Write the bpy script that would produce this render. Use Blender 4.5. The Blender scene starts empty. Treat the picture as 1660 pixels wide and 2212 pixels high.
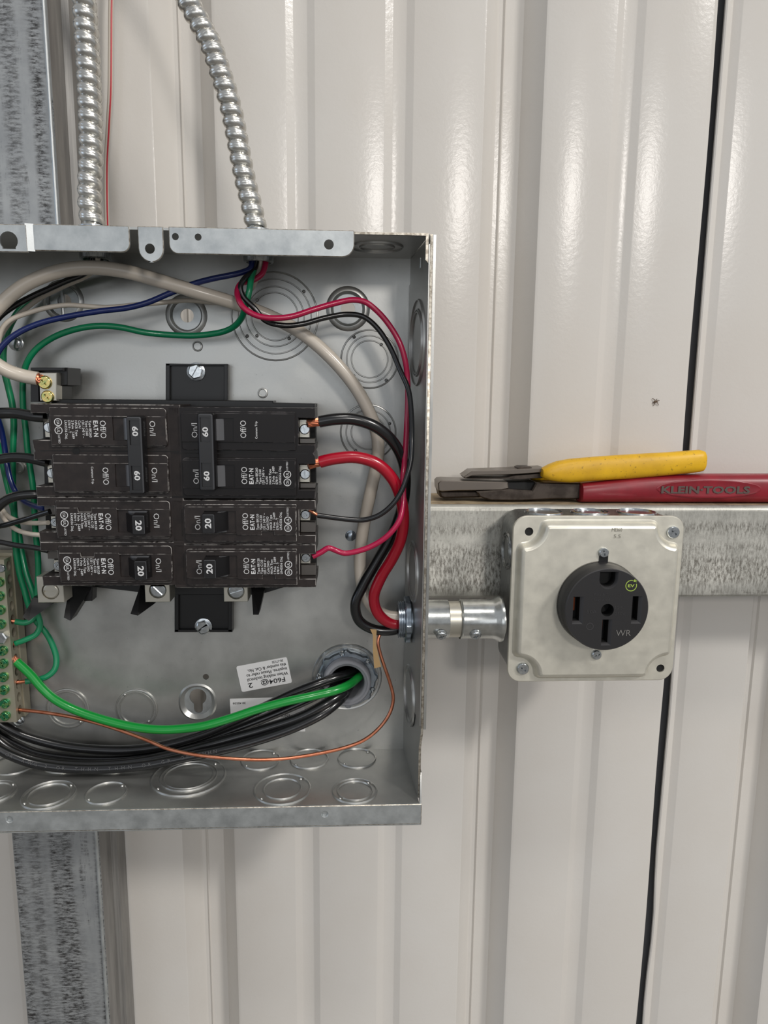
import bpy, bmesh, math, random
from mathutils import Vector, Matrix
from mathutils.geometry import tessellate_polygon
random.seed(4)
C = bpy.context.scene.collection
SC = bpy.context.scene
PI = math.pi
# ------------------------------------------------------------------ camera
FPX = 1534.0
CAMLOC = Vector((0, 0, 1.4))
cd = Vector((-75, -258, FPX)).normalized()            # direction into the wall, in camera axes (x right, y down, z forward)
cv = Vector((-90, (FPX * FPX + 75 * 90) / 258.0, FPX)).normalized()   # straight down
ch = cv.cross(cd).normalized()
if ch.x < 0: ch = -ch
cam = bpy.data.cameras.new('camera')
cam.sensor_fit = 'VERTICAL'; cam.sensor_height = 36; cam.lens = FPX / 2212 * 36
cam.clip_start = 0.01; cam.clip_end = 50
co = bpy.data.objects.new('camera', cam); C.objects.link(co)
right = Vector((ch.x, cd.x, -cv.x)); up = -Vector((ch.y, cd.y, -cv.y)); back = -Vector((ch.z, cd.z, -cv.z))
co.matrix_world = Matrix(((right.x, up.x, back.x, CAMLOC.x), (right.y, up.y, back.y, CAMLOC.y), (right.z, up.z, back.z, CAMLOC.z), (0, 0, 0, 1)))
SC.camera = co

def ray(px, py):
    r = Vector((px - 830, py - 1106, FPX))
    return Vector((r.dot(ch), r.dot(cd), -r.dot(cv)))
def U(px, py, Y):
    d = ray(px, py); return CAMLOC + d * (Y / d.y)
def UX(px, py, X):
    d = ray(px, py); return CAMLOC + d * (X / d.x)
def UZ(px, py, Z):
    d = ray(px, py); return CAMLOC + d * ((Z - CAMLOC.z) / d.z)

# ------------------------------------------------------------------ light
w = bpy.data.worlds.new('world'); SC.world = w; w.use_nodes = True
bg = w.node_tree.nodes['Background']; bg.inputs[0].default_value = (0.90, 0.94, 1.0, 1); bg.inputs[1].default_value = 0.42
def area(name, loc, target, size, power, col, sy=None):
    l = bpy.data.lights.new(name, 'AREA'); l.energy = power; l.color = col; l.size = size
    if sy: l.shape = 'RECTANGLE'; l.size_y = sy
    o = bpy.data.objects.new(name, l); C.objects.link(o); o.location = loc
    o.rotation_euler = (Vector(target) - Vector(loc)).to_track_quat('-Z', 'Y').to_euler()
    return o
area('ceiling_lamp', (4.0, -3.7, 5.15), (0, 0.48, 1.35), 0.75, 205, (1, 0.965, 0.92), 0.75)
area('ceiling_lamp', (0.40, -1.6, 5.3), (0, 0.48, 1.35), 0.5, 36, (1, 0.96, 0.9), 0.5)
_p = U(1130, 430, 0.508); _v = (_p - CAMLOC).normalized()
area('ceiling_lamp', tuple(_p + Vector((_v.x, -_v.y, _v.z)) * 4.5), tuple(_p), 0.5, 34, (1, 0.95, 0.90), 0.4)
area('back_sheet_fill', (-1.0, -4.3, 1.72), (0, 0.48, 1.5), 2.4, 13, (0.92, 0.96, 1), 1.7)  # unseen area light added to brighten the upper back sheet and fill shadows
area('daylight_window', (-3.9, -0.9, 1.8), (0, 0.48, 1.4), 1.6, 9, (0.60, 0.76, 1), 1.4)
SC.view_settings.view_transform = 'Standard'; SC.view_settings.look = 'None'
SC.view_settings.exposure = 0.0; SC.view_settings.gamma = 1; SC.view_settings.use_curve_mapping = False

# ------------------------------------------------------------------ materials
def lin(c):
    return tuple((x / 255 / 12.92 if x / 255 <= 0.04045 else ((x / 255 + 0.055) / 1.055) ** 2.4) for x in c) + (1,)
def mat(name, col, metal=0.0, rough=0.5, col2=None, scale=(1, 1, 1), nscale=200, lo=0.4, hi=0.6, bump=0.0, bscale=None, coat=0.0, detail=6, col3=None, sscale=(1, 1, 1), sn=60, slo=.55, shi=.62, rvar=0.0, bdist=0.0004, nrough=0.6):
    m = bpy.data.materials.new(name); m.use_nodes = True
    nt = m.node_tree; b = nt.nodes['Principled BSDF']
    b.inputs['Base Color'].default_value = lin(col); b.inputs['Metallic'].default_value = metal; b.inputs['Roughness'].default_value = rough
    b.inputs['Coat Weight'].default_value = coat; b.inputs['Coat Roughness'].default_value = 0.12
    tc = nt.nodes.new('ShaderNodeTexCoord')
    def noise(sc, ns, det=detail):
        mp = nt.nodes.new('ShaderNodeMapping'); mp.inputs['Scale'].default_value = sc
        nt.links.new(tc.outputs['Object'], mp.inputs['Vector'])
        n = nt.nodes.new('ShaderNodeTexNoise'); n.inputs['Scale'].default_value = ns; n.inputs['Detail'].default_value = det
        n.inputs['Roughness'].default_value = nrough
        nt.links.new(mp.outputs[0], n.inputs['Vector']); return n
    def ramp(n, a, z):
        r = nt.nodes.new('ShaderNodeMapRange'); r.inputs['From Min'].default_value = a; r.inputs['From Max'].default_value = z
        nt.links.new(n.outputs['Fac'], r.inputs['Value']); return r
    def mix(fac, a, z):
        x = nt.nodes.new('ShaderNodeMix'); x.data_type = 'RGBA'
        nt.links.new(fac.outputs[0], x.inputs[0])
        if hasattr(a, 'outputs'): nt.links.new(a.outputs[2], x.inputs[6])
        else: x.inputs[6].default_value = a
        x.inputs[7].default_value = z; return x
    last = None
    if col2:
        r = ramp(noise(scale, nscale), lo, hi); last = mix(r, lin(col), lin(col2))
        if rvar:
            rr = nt.nodes.new('ShaderNodeMapRange'); rr.inputs['To Min'].default_value = rough - rvar; rr.inputs['To Max'].default_value = rough + rvar
            nt.links.new(r.outputs[0], rr.inputs['Value']); nt.links.new(rr.outputs[0], b.inputs['Roughness'])
    if col3:
        r = ramp(noise(sscale, sn), slo, shi); last = mix(r, last if last else lin(col), lin(col3))
    if last: nt.links.new(last.outputs[2], b.inputs['Base Color'])
    if bump:
        n = noise((1, 1, 1), bscale or nscale, 3); bp = nt.nodes.new('ShaderNodeBump')
        bp.inputs['Strength'].default_value = bump; bp.inputs['Distance'].default_value = bdist
        nt.links.new(n.outputs['Fac'], bp.inputs['Height']); nt.links.new(bp.outputs[0], b.inputs['Normal'])
    return m
M = {}
M['wall'] = mat('white_painted_steel', (210, 206, 200), 0, 0.20, bump=0.18, bscale=300, coat=0.0, bdist=0.0005, col2=(207, 202, 195), nscale=6)
M['wall'].node_tree.nodes['Principled BSDF'].inputs['Specular IOR Level'].default_value = 0.31
M['gap_shade'] = mat('seam_shade_grey', (104, 104, 106), 0, 0.9)  # dark grey that stands in for the shade inside the sheet seam
M['box'] = mat('galvanised_enclosure', (172, 172, 169), 0.85, 0.36, (190, 190, 186), (1, 1, 1), 28, 0.35, 0.65, bump=0.12, bscale=700, rvar=0.05, col3=(128, 128, 128), sn=330, slo=.66, shi=.78, bdist=.0002)
M['boxlight'] = mat('galvanised_flange', (164, 168, 169), 0.75, 0.4, (196, 200, 200), (1, 1, 1), 110, 0.3, 0.7, bump=0.1, bscale=900, rvar=0.06, bdist=.0002)
M['boxedge'] = mat('cut_steel_edge', (196, 190, 178), 0.7, 0.35, (140, 132, 120), (1, 1, 1), 500)
M['stud'] = mat('scuffed_galvanised_stud', (152, 158, 162), 0.6, 0.42, (190, 194, 196), (1, 1, .3), 60, .35, .65, bump=0.1, bscale=900, col3=(62, 60, 58), sscale=(2.6, 1, .42), sn=55, slo=.545, shi=.63, nrough=.78, detail=12)
M['rail'] = mat('scuffed_galvanised_rail', (158, 158, 152), 0.6, 0.42, (196, 196, 188), (1, 1, 1), 50, .35, .65, bump=0.1, bscale=900, col3=(88, 85, 78), sscale=(1.1, 1, 2.2), sn=70, slo=.52, shi=.64, nrough=.8, detail=12)
M['studside'] = mat('brushed_stud_side', (128, 126, 124), 0.6, 0.5, (160, 158, 154), (6, 1, .15), 120, .3, .7)
M['dusty'] = mat('dusty_rail_top', (176, 158, 128), 0.15, 0.7, (140, 122, 98), (1, 1, 1), 120, .35, .6)
M['zinc'] = mat('zinc_plated_steel', (206, 210, 212), 0.95, 0.22, (170, 175, 178), (1, 1, 1), 400, .4, .7)
M['bluezinc'] = mat('blue_zinc_fitting', (168, 178, 188), 0.92, 0.26, (140, 150, 160), (1, 1, 1), 300, .4, .7)
M['emt'] = mat('conduit_fitting_steel', (205, 207, 204), 0.95, 0.2, (175, 176, 172), (1, 1, 1), 150, .4, .7, bump=.05, bscale=700)
M['cover'] = mat('pressed_cover_steel', (214, 210, 197), 0.65, 0.42, (226, 222, 208), (1, 1, 1), 120, .3, .7, bump=0.06, bscale=1200, rvar=.05, bdist=.0002)
M['jbox'] = mat('square_box_steel', (150, 152, 150), 0.85, 0.32, (110, 112, 112), (8, 8, 1.2), 120, .45, .6)
M['lug'] = mat('aluminium_lug', (196, 192, 180), 0.85, 0.35)
M['groundbar'] = mat('aluminium_ground_bar', (170, 164, 146), 0.7, 0.42)
M['greenscrew'] = mat('green_dyed_screw', (58, 150, 108), 0.9, 0.25, (150, 190, 120), (1, 1, 1), 500, .45, .6)
M['brass'] = mat('yellow_zinc_screw', (208, 186, 120), 0.95, 0.22, (150, 170, 110), (1, 1, 1), 500, .45, .65)
M['flex'] = mat('flexible_metal_conduit', (206, 204, 198), 0.96, 0.27)
M['breaker'] = mat('brown_black_phenolic', (44, 38, 36), 0, 0.42, (36, 31, 30), (1, 1, 1), 200)
M['breakerR'] = mat('black_phenolic', (18, 14, 14), 0, 0.36)
M['worn'] = mat('worn_phenolic_edge', (48, 44, 43), 0, 0.45, (150, 146, 142), (1, 1, 1), 260, .42, .56)
M['wornR'] = mat('lightly_worn_edge', (36, 33, 33), 0, 0.4, (92, 88, 88), (1, 1, 1), 160, .5, .62)
M['handle'] = mat('black_handle_plastic', (24, 23, 24), 0, 0.3)
M['handleedge'] = mat('handle_edge', (70, 71, 74), 0, 0.35)
M['lever'] = mat('grey_toggle_drum', (88, 88, 90), 0.1, 0.28)
for _k in ('breaker', 'breakerR'): M[_k].node_tree.nodes['Principled BSDF'].inputs['Specular IOR Level'].default_value = 0.3
M['blackbase'] = mat('black_base_plastic', (11, 11, 12), 0, 0.36)
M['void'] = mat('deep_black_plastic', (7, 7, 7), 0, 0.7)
M['print'] = mat('white_print', (205, 205, 205), 0, 0.6)
M['clear'] = mat('smoky_plastic', (88, 84, 80), 0.1, 0.25)
def wiremat(n, c, r=.3, coat=.35): return mat(n, c, 0, r, coat=coat)
M['wwhite'] = wiremat('white_insulation', (203, 193, 179), .34, .25)
M['wblack'] = wiremat('black_insulation', (22, 22, 23), .26)
M['wred'] = wiremat('red_insulation', (168, 8, 36), .28)
M['wpink'] = wiremat('crimson_insulation', (172, 14, 66), .3)
M['wblue'] = wiremat('blue_insulation', (16, 34, 92), .28)
M['wgreen'] = wiremat('green_insulation', (12, 128, 84), .32)
M['wbgreen'] = wiremat('bright_green_insulation', (14, 138, 52), .28)
M['copper'] = mat('bare_copper', (214, 142, 112), 0.95, 0.3, (196, 120, 90), (1, 1, 1), 120)
M['darkcopper'] = mat('contact_copper', (120, 62, 38), 0.9, 0.45)  # darker copper for the contacts deep in the outlet slots
M['plastgrey'] = mat('grey_bushing_plastic', (142, 143, 148), 0, 0.45)
M['outlet'] = mat('outlet_black_nylon', (36, 35, 36), 0, 0.42, bump=.05, bscale=1500)
M['outletb'] = mat('outlet_slot_bevel', (62, 61, 62), 0, 0.4)
M['logo'] = mat('lime_print', (158, 182, 78), 0, 0.6)
M['wr'] = mat('grey_print', (122, 120, 116), 0, 0.6)
M['emboss'] = mat('outlet_embossing', (58, 57, 58), 0, 0.4)
M['sticker'] = mat('white_sticker', (214, 213, 212), 0, 0.4)
M['ink'] = mat('black_ink', (28, 28, 30), 0, 0.6)
M['tape'] = mat('tan_paper_tape', (190, 156, 108), 0, 0.7)
M['redgrip'] = mat('red_dipped_grip', (142, 28, 42), 0, 0.36, (126, 24, 36), (1, 1, 1), 60, bump=.05, bscale=400)
M['yelgrip'] = mat('yellow_dipped_grip', (228, 178, 20), 0, 0.45, (204, 156, 22), (1, 1, 1), 45, .4, .7, bump=.12, bscale=300, col3=(122, 92, 24), sn=420, slo=.60, shi=.74)
M['toolsteel'] = mat('dark_tool_steel', (82, 74, 68), 0.8, 0.42, (60, 53, 48), (1, 1, 1), 120)
M['toollight'] = mat('worn_tool_steel', (122, 114, 106), 0.85, 0.35)
M['gripmark'] = mat('grey_grip_letters', (88, 76, 70), 0.1, 0.5)
M['stripe'] = mat('red_stripe', (186, 26, 44), 0, 0.35)
M['dirt'] = mat('brown_dirt', (96, 80, 64), 0, 0.9)
M['stamp'] = mat('stamped_mark', (170, 166, 154), 0.7, 0.35)
M['cableprint'] = mat('faint_cable_print', (98, 98, 98), 0, 0.5)

def scuff(name, base, lite, dark, rot, bandscale, seed=0.0):
    """galvanised steel with rolled-in dark scuff marks gathered in bands along the length (rot=True: bands run along x)"""
    m = mat(name, base, 0.5, 0.42, lite, (1, 1, 1), 45, .3, .7, bump=.1, bscale=900); nt = m.node_tree; b = nt.nodes['Principled BSDF']
    prev = b.inputs['Base Color'].links[0].from_socket; tc = nt.nodes.new('ShaderNodeTexCoord')
    def nz(sc, ns, det, ro, a, z):
        mp = nt.nodes.new('ShaderNodeMapping'); mp.inputs['Scale'].default_value = sc; mp.inputs['Location'].default_value = (seed, seed, seed)
        n = nt.nodes.new('ShaderNodeTexNoise'); n.inputs['Scale'].default_value = ns; n.inputs['Detail'].default_value = det; n.inputs['Roughness'].default_value = ro
        r = nt.nodes.new('ShaderNodeMapRange'); r.inputs['From Min'].default_value = a; r.inputs['From Max'].default_value = z
        nt.links.new(tc.outputs['Object'], mp.inputs['Vector']); nt.links.new(mp.outputs[0], n.inputs['Vector']); nt.links.new(n.outputs['Fac'], r.inputs['Value']); return r
    L = (lambda x, z: (z, 1, x)) if rot else (lambda x, z: (x, 1, z))
    band = nz(L(1, .02), bandscale, 2, .5, .42, .56); fine = nz(L(.45, 1.6), 420, 8, .8, .44, .58); big = nz(L(2.0, .35), 60, 6, .7, .52, .64)
    def mth(op, x, y):
        q = nt.nodes.new('ShaderNodeMath'); q.operation = op; nt.links.new(x.outputs[0], q.inputs[0])
        if hasattr(y, 'outputs'): nt.links.new(y.outputs[0], q.inputs[1])
        else: q.inputs[1].default_value = y
        return q
    f = mth('MULTIPLY', mth('MAXIMUM', mth('MULTIPLY', band, fine), mth('MULTIPLY', mth('MULTIPLY', big, fine), .85)), .96)
    x = nt.nodes.new('ShaderNodeMix'); x.data_type = 'RGBA'; nt.links.new(f.outputs[0], x.inputs[0]); nt.links.new(prev, x.inputs[6]); x.inputs[7].default_value = lin(dark)
    nt.links.new(x.outputs[2], b.inputs['Base Color']); return m
M['stud'] = scuff('scuffed_galvanised_stud', (146, 149, 151), (172, 174, 174), (48, 46, 45), False, 62, 3.1)
M['rail'] = scuff('scuffed_galvanised_rail', (158, 157, 150), (190, 188, 180), (92, 88, 80), True, 48, 1.7)

# ------------------------------------------------------------------ mesh helpers
class Fr:
    """a frame: origin, u, v and outward normal"""
    def __init__(s, o, u=(1, 0, 0), v=(0, 0, 1), n=(0, -1, 0)):
        s.o = Vector(o); s.u = Vector(u).normalized(); s.v = Vector(v).normalized(); s.n = Vector(n).normalized()
    def __call__(s, u, v, h=0): return s.o + s.u * u + s.v * v + s.n * h
    def at(s, u, v, h=0, rot=0):
        c, k = math.cos(rot), math.sin(rot)
        return Fr(s(u, v, h), s.u * c + s.v * k, s.v * c - s.u * k, s.n)
def area2(p): return sum(p[i][0] * p[(i + 1) % len(p)][1] - p[(i + 1) % len(p)][0] * p[i][1] for i in range(len(p))) / 2
def ccw(p): return list(p) if area2(p) > 0 else list(reversed(p))
def inset(p, d):
    """offset a ccw polygon inwards by d"""
    n = len(p); out = []
    for i in range(n):
        a, b, c = Vector(p[i - 1]), Vector(p[i]), Vector(p[(i + 1) % n])
        e1 = (b - a).normalized(); e2 = (c - b).normalized()
        n1 = Vector((-e1.y, e1.x)); n2 = Vector((-e2.y, e2.x)); m = n1 + n2
        if m.length < 1e-6: m = n1
        m.normalize(); k = max(0.35, m.dot(n1)); out.append(tuple(b + m * (d / k)))
    return out
def circ(cx, cy, r, n=28, ry=None):
    return [(cx + r * math.cos(2 * PI * i / n), cy + (ry or r) * math.sin(2 * PI * i / n)) for i in range(n)]
def rrect(x0, y0, x1, y1, r, k=5):
    rs = r if isinstance(r, (list, tuple)) else [r] * 4      # bl, br, tr, tl
    out = []
    for (cx, cy, a0, q) in ((x0, y0, PI, rs[0]), (x1, y0, 1.5 * PI, rs[1]), (x1, y1, 0, rs[2]), (x0, y1, .5 * PI, rs[3])):
        if q <= 0: out.append((cx, cy)); continue
        ox = cx + q if cx == x0 else cx - q; oy = cy + q if cy == y0 else cy - q
        for i in range(k + 1):
            a = a0 + i / k * PI / 2; out.append((ox + q * math.cos(a), oy + q * math.sin(a)))
    return out
TXT = {}
def textmesh(s, off=0.0):
    if (s, off) in TXT: return TXT[(s, off)]
    cu = bpy.data.curves.new('t', 'FONT'); cu.body = s; cu.size = 1; cu.offset = off; cu.resolution_u = 2; cu.fill_mode = 'FRONT'
    o = bpy.data.objects.new('t', cu); C.objects.link(o)
    dg = bpy.context.evaluated_depsgraph_get(); me = bpy.data.meshes.new_from_object(o.evaluated_get(dg))
    v = [(p.co.x, p.co.y) for p in me.vertices]; f = [tuple(p.vertices) for p in me.polygons]
    bpy.data.objects.remove(o); bpy.data.curves.remove(cu); bpy.data.meshes.remove(me)
    TXT[(s, off)] = (v, f); return v, f
class MB:
    def __init__(s): s.V = []; s.F = []; s.M = []
    def raw(s, V, F, m=0):
        b = len(s.V); s.V += [Vector(v) for v in V]; s.F += [tuple(b + i for i in f) for f in F]; s.M += [m] * len(F)
        return s
    def plate(s, fr, outer, holes=(), m=0, bottom=True, mtop=None):
        """outer: stages [(loop, h)...] top first; holes: list of (stages, floor?)"""
        mt = m if mtop is None else mtop
        st = [(o[0], o[1], (o[2] if len(o) > 2 else m)) for o in outer]
        def ring(stages):
            idx = []
            for st_ in stages:
                b = len(s.V); s.V += [fr(x, y, st_[1]) for x, y in st_[0]]; idx.append(list(range(b, b + len(st_[0]))))
            for k in range(len(idx) - 1):
                a, c = idx[k], idx[k + 1]; n = len(a)
                for i in range(n):
                    j = (i + 1) % n; s.F.append((a[i], c[i], c[j], a[j])); s.M.append(stages[k + 1][2])
            return idx
        oi = ring(st); loops = [[Vector((x, y, 0)) for x, y in st[0][0]]]; flat = list(oi[0]); bl = [[Vector((x, y, 0)) for x, y in st[-1][0]]]; bflat = list(oi[-1])
        for hs, floor in holes:
            hst = [(o[0], o[1], (o[2] if len(o) > 2 else m)) for o in hs]
            hi = ring(hst); loops.append([Vector((x, y, 0)) for x, y in hst[0][0]]); flat += hi[0]
            if floor is None: bl.append([Vector((x, y, 0)) for x, y in hst[-1][0]]); bflat += hi[-1]
            else:
                s.F.append(tuple(hi[-1])); s.M.append(floor)
        if len(loops) == 1:
            s.F.append(tuple(oi[0])); s.M.append(mt)
        else:
            b = len(s.V); s.V += [s.V[i].copy() for i in flat]; flat = list(range(b, b + len(flat)))      # own vertices: the flat face keeps flat normals
            for t in tessellate_polygon(loops): s.F.append(tuple(flat[i] for i in t)); s.M.append(mt)
        if bottom:
            if len(bl) == 1: s.F.append(tuple(reversed(oi[-1]))); s.M.append(m)
            else:
                for t in tessellate_polygon(bl): s.F.append(tuple(bflat[i] for i in reversed(t))); s.M.append(m)
        return s
    def slab(s, fr, loop, h0, h1, ch=0.0, m=0, mc=None, holes=(), mtop=None):
        """plate from h0 (bottom) to h1 (top) with a chamfer; holes are loops cut right through"""
        loop = ccw(loop); hh = [([(ccw(h), h1), (ccw(h), h0)], None) for h in holes]
        if ch: return s.plate(fr, [(inset(loop, ch), h1), (loop, h1 - ch, m if mc is None else mc), (loop, h0)], hh, m, mtop=mtop)
        return s.plate(fr, [(loop, h1), (loop, h0)], hh, m, mtop=mtop)
    def box(s, fr, u0, v0, h0, u1, v1, h1, ch=0.0, m=0, mc=None): return s.slab(fr, [(u0, v0), (u1, v0), (u1, v1), (u0, v1)], h0, h1, ch, m, mc)
    def lathe(s, fr, prof, n=28, m=0, a0=0):
        b = len(s.V)
        for r, h in prof:
            for i in range(n):
                a = a0 + 2 * PI * i / n; s.V.append(fr(r * math.cos(a), r * math.sin(a), h))
        for k in range(len(prof) - 1):
            for i in range(n):
                j = (i + 1) % n; s.F.append((b + k * n + i, b + k * n + j, b + (k + 1) * n + j, b + (k + 1) * n + i)); s.M.append(m)
        if prof[0][0] > 1e-7: pass
        return s
    def tube(s, pts, r, n=12, m=0, cap=True, sub=6, rf=None):
        P = spline(pts, sub) if sub else [Vector(p) for p in pts]
        T = [(P[min(i + 1, len(P) - 1)] - P[max(i - 1, 0)]).normalized() for i in range(len(P))]
        a = Vector((0, -1, 0)); a = (a - T[0] * a.dot(T[0])); 
        if a.length < .05: a = Vector((0, 0, 1)) - T[0] * T[0].z
        a.normalize(); b0 = len(s.V); L = 0
        for i, p in enumerate(P):
            if i: L += (P[i] - P[i - 1]).length
            a = (a - T[i] * a.dot(T[i])).normalized(); c = T[i].cross(a)
            for k in range(n):
                t = 2 * PI * k / n; rr = rf(L, t) if rf else (r if not isinstance(r, (list, tuple)) else r[0] + (r[1] - r[0]) * i / (len(P) - 1))
                s.V.append(p + (a * math.cos(t) + c * math.sin(t)) * rr)
        for i in range(len(P) - 1):
            for k in range(n):
                j = (k + 1) % n; s.F.append((b0 + i * n + k, b0 + (i + 1) * n + k, b0 + (i + 1) * n + j, b0 + i * n + j)); s.M.append(m)
        if cap:
            s.F.append(tuple(b0 + k for k in range(n))); s.M.append(m); e = b0 + (len(P) - 1) * n
            s.F.append(tuple(e + k for k in reversed(range(n)))); s.M.append(m)
        return s
    def loft(s, rings, n=20, m=0):
        """rings along x: (centre, ry, rz, exponent)"""
        b = len(s.V)
        for c, ry, rz, e in rings:
            for k in range(n):
                t = 2 * PI * k / n; ct, st = math.cos(t), math.sin(t)
                s.V.append(Vector(c) + Vector((0, ry * math.copysign(abs(ct) ** (2 / e), ct), rz * math.copysign(abs(st) ** (2 / e), st))))
        for i in range(len(rings) - 1):
            for k in range(n):
                j = (k + 1) % n; s.F.append((b + i * n + k, b + i * n + j, b + (i + 1) * n + j, b + (i + 1) * n + k)); s.M.append(m)
        s.F.append(tuple(b + k for k in reversed(range(n)))); s.M.append(m); e = b + (len(rings) - 1) * n
        s.F.append(tuple(e + k for k in range(n))); s.M.append(m); return s
    def text(s, fr, t, hgt, length=None, m=0, h=0.0001, off=0.0, align='l'):
        """fr.u is the reading direction, fr.v the letters' up; hgt = cap height; length squeezes the line"""
        v, f = textmesh(t, off)
        if not v: return s
        x0 = min(p[0] for p in v); x1 = max(p[0] for p in v); ky = hgt / 0.70; kx = (length / (x1 - x0)) if length else ky
        sh = 0 if align == 'l' else -(x1 - x0) * kx / 2
        b = len(s.V); s.V += [fr((p[0] - x0) * kx + sh, p[1] * ky, h) for p in v]
        for q in f: s.F.append(tuple(b + i for i in q)); s.M.append(m)
        return s
    def screw(s, fr, r, h, kind='slot', rot=0.0, m=0, md=None, dome=True):
        md = m if md is None else md; n = 24; f = fr.at(0, 0, 0, rot)
        if kind == 'slot': hp = [(-.8 * r, -.13 * r), (.8 * r, -.13 * r), (.8 * r, .13 * r), (-.8 * r, .13 * r)]
        elif kind == 'square': hp = [(-.3 * r, -.3 * r), (.3 * r, -.3 * r), (.3 * r, .3 * r), (-.3 * r, .3 * r)]
        else:
            a, b = .52 * r, .12 * r; hp = [(a, -b), (a, b), (b, b), (b, a), (-b, a), (-b, b), (-a, b), (-a, -b), (-b, -b), (-b, -a), (b, -a), (b, -b)]
        s.plate(f, [(circ(0, 0, r * .82, n), h), (circ(0, 0, r * .95, n), h * .8), (circ(0, 0, r, n), h * .45), (circ(0, 0, r, n), 0)], [([(ccw(hp), h), (ccw([(x * .8, y * .8) for x, y in hp]) if kind != 'slot' else ccw(hp), h * .35)], md)], m)
        if kind == 'combo': s.box(f, -.85 * r, -.1 * r, h, .85 * r, .1 * r, h * 1.02, m=md)
        return s
    def mesh(s, name, mats, off=Vector((0, 0, 0)), smooth=40):
        me = bpy.data.meshes.new(name); me.from_pydata([tuple(v - off) for v in s.V], [], s.F); me.update()
        for mm in mats: me.materials.append(M[mm] if isinstance(mm, str) else mm)
        if len(mats) > 1: me.polygons.foreach_set('material_index', s.M)
        bm = bmesh.new(); bm.from_mesh(me); bmesh.ops.recalc_face_normals(bm, faces=bm.faces); bm.to_mesh(me); bm.free()
        if smooth:
            me.polygons.foreach_set('use_smooth', [True] * len(me.polygons)); me.set_sharp_from_angle(angle=math.radians(smooth))
        return me
def spline(pts, sub=6):
    P = [Vector(p) for p in pts]
    if len(P) < 3: return P
    Q = [P[0] * 2 - P[1]] + P + [P[-1] * 2 - P[-2]]; out = []
    for i in range(1, len(Q) - 2):
        p0, p1, p2, p3 = Q[i - 1:i + 3]
        t1 = max((p1 - p0).length, 1e-6) ** .5; t2 = max((p2 - p1).length, 1e-6) ** .5; t3 = max((p3 - p2).length, 1e-6) ** .5
        m1 = (p2 - p1) + ((p1 - p0) / t1 - (p2 - p0) / (t1 + t2)) * t2
        m2 = (p2 - p1) + ((p3 - p2) / t3 - (p3 - p1) / (t2 + t3)) * t2
        for k in range(sub):
            t = k / sub; a = 2 * (p1 - p2) + m1 + m2; b = -3 * (p1 - p2) - 2 * m1 - m2
            out.append(a * t ** 3 + b * t ** 2 + m1 * t + p1)
    out.append(P[-1]); return out
# ------------------------------------------------------------------ object helpers
def tag(o, label=None, cat=None, group=None, kind=None):
    if label: o['label'] = label
    if cat: o['category'] = cat
    if group: o['group'] = group
    if kind: o['kind'] = kind
    return o
def thing(name, label, cat, loc, group=None, kind=None):
    o = bpy.data.objects.new(name, None); o.empty_display_size = 0.01; C.objects.link(o); o.location = loc
    return tag(o, label, cat, group, kind)
def rootloc(p):
    while p.parent: p = p.parent
    return Vector(p.location)
def part(name, mb, mats, parent, label=None, kind=None, smooth=40):
    if name in ('lettering', 'embossed_text', 'stamped_mark', 'cable_print', 'contact', 'ev_mark', 'wr_mark', 'rating_number'): kind = 'stuff'
    o = bpy.data.objects.new(name, mb.mesh(name, mats, rootloc(parent), smooth)); C.objects.link(o); o.parent = parent
    return tag(o, label, None, None, kind)
def single(name, mb, mats, label=None, cat=None, group=None, kind=None, smooth=40):
    off = sum(mb.V, Vector()) / len(mb.V)
    o = bpy.data.objects.new(name, mb.mesh(name, mats, off, smooth)); C.objects.link(o); o.location = off
    return tag(o, label, cat, group, kind)

# ================================================================== SETTING
YW = 0.508          # inner face of the wall sheets
YR = 0.452          # front of the stud, rail and back of the panel
X0 = U(322, 199, YW).x; PITCH = U(1042, 199, YW).x - X0; MAJ = U(469, 199, YW).x - X0; KX = MAJ / .0487
ZLO, ZHI = 0.0, 2.6
def profile(xa, xb):
    pts = []
    for k in range(-6, 7):
        b = X0 + k * PITCH
        for x, y in ((0, 0), (.0018, .0004), (.0125, .0165), (.0145, .0178), (.0175, .0178), (.0188, .0163), (.0200, .0178), (.030, .0182), (.0335, .0175), (.0462, .0008), (.0487, 0)): pts.append((b + x * KX, YW + y))
        for q in (.098, .1702):
            for x, y in ((0, 0), (.0008, .0002), (.0058, .0027), (.0066, .0029), (.0156, .0029), (.0164, .0027), (.0212, .0002), (.022, 0)): pts.append((b + (q + x) * KX, YW + y))
    return [p for p in pts if xa < p[0] < xb]
SEAM = U(1543, 199, YW).x
def sheet(xa, xb, edge_a, edge_b, wob=None):
    pr = edge_a + profile(xa, xb) + edge_b; n = len(pr); mb = MB(); rows = 90; V = []; F = []
    for j in range(rows + 1):
        z = ZLO + (ZHI - ZLO) * j / rows
        for i, (x, y) in enumerate(pr):
            dx, dy = wob(i, n, z) if wob else (0, 0); V.append((x + dx, y + dy, z))
    m2 = len(V); V += [(x, y + .0006, z) for x, y, z in V]
    for j in range(rows):
        for i in range(n - 1):
            a = j * n + i; F.append((a, a + 1, a + n + 1, a + n)); F.append((m2 + a, m2 + a + n, m2 + a + n + 1, m2 + a + 1))
        for i in (0, n - 1):
            a = j * n + i; F.append((a, a + n, m2 + a + n, m2 + a))
    return mb.raw(V, F)
wr = thing('wall_back', 'white painted ribbed steel sheet wall behind the panel', None, (0, YW, ZLO), kind='structure')
def wobL(i, n, z):
    k = max(0, 1.25 - z) if i >= n - 4 else 0
    return ((math.sin(z * 21) * .0006 - k * .0022) if i >= n - 3 else 0, k * .004 if i >= n - 2 else 0)
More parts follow.
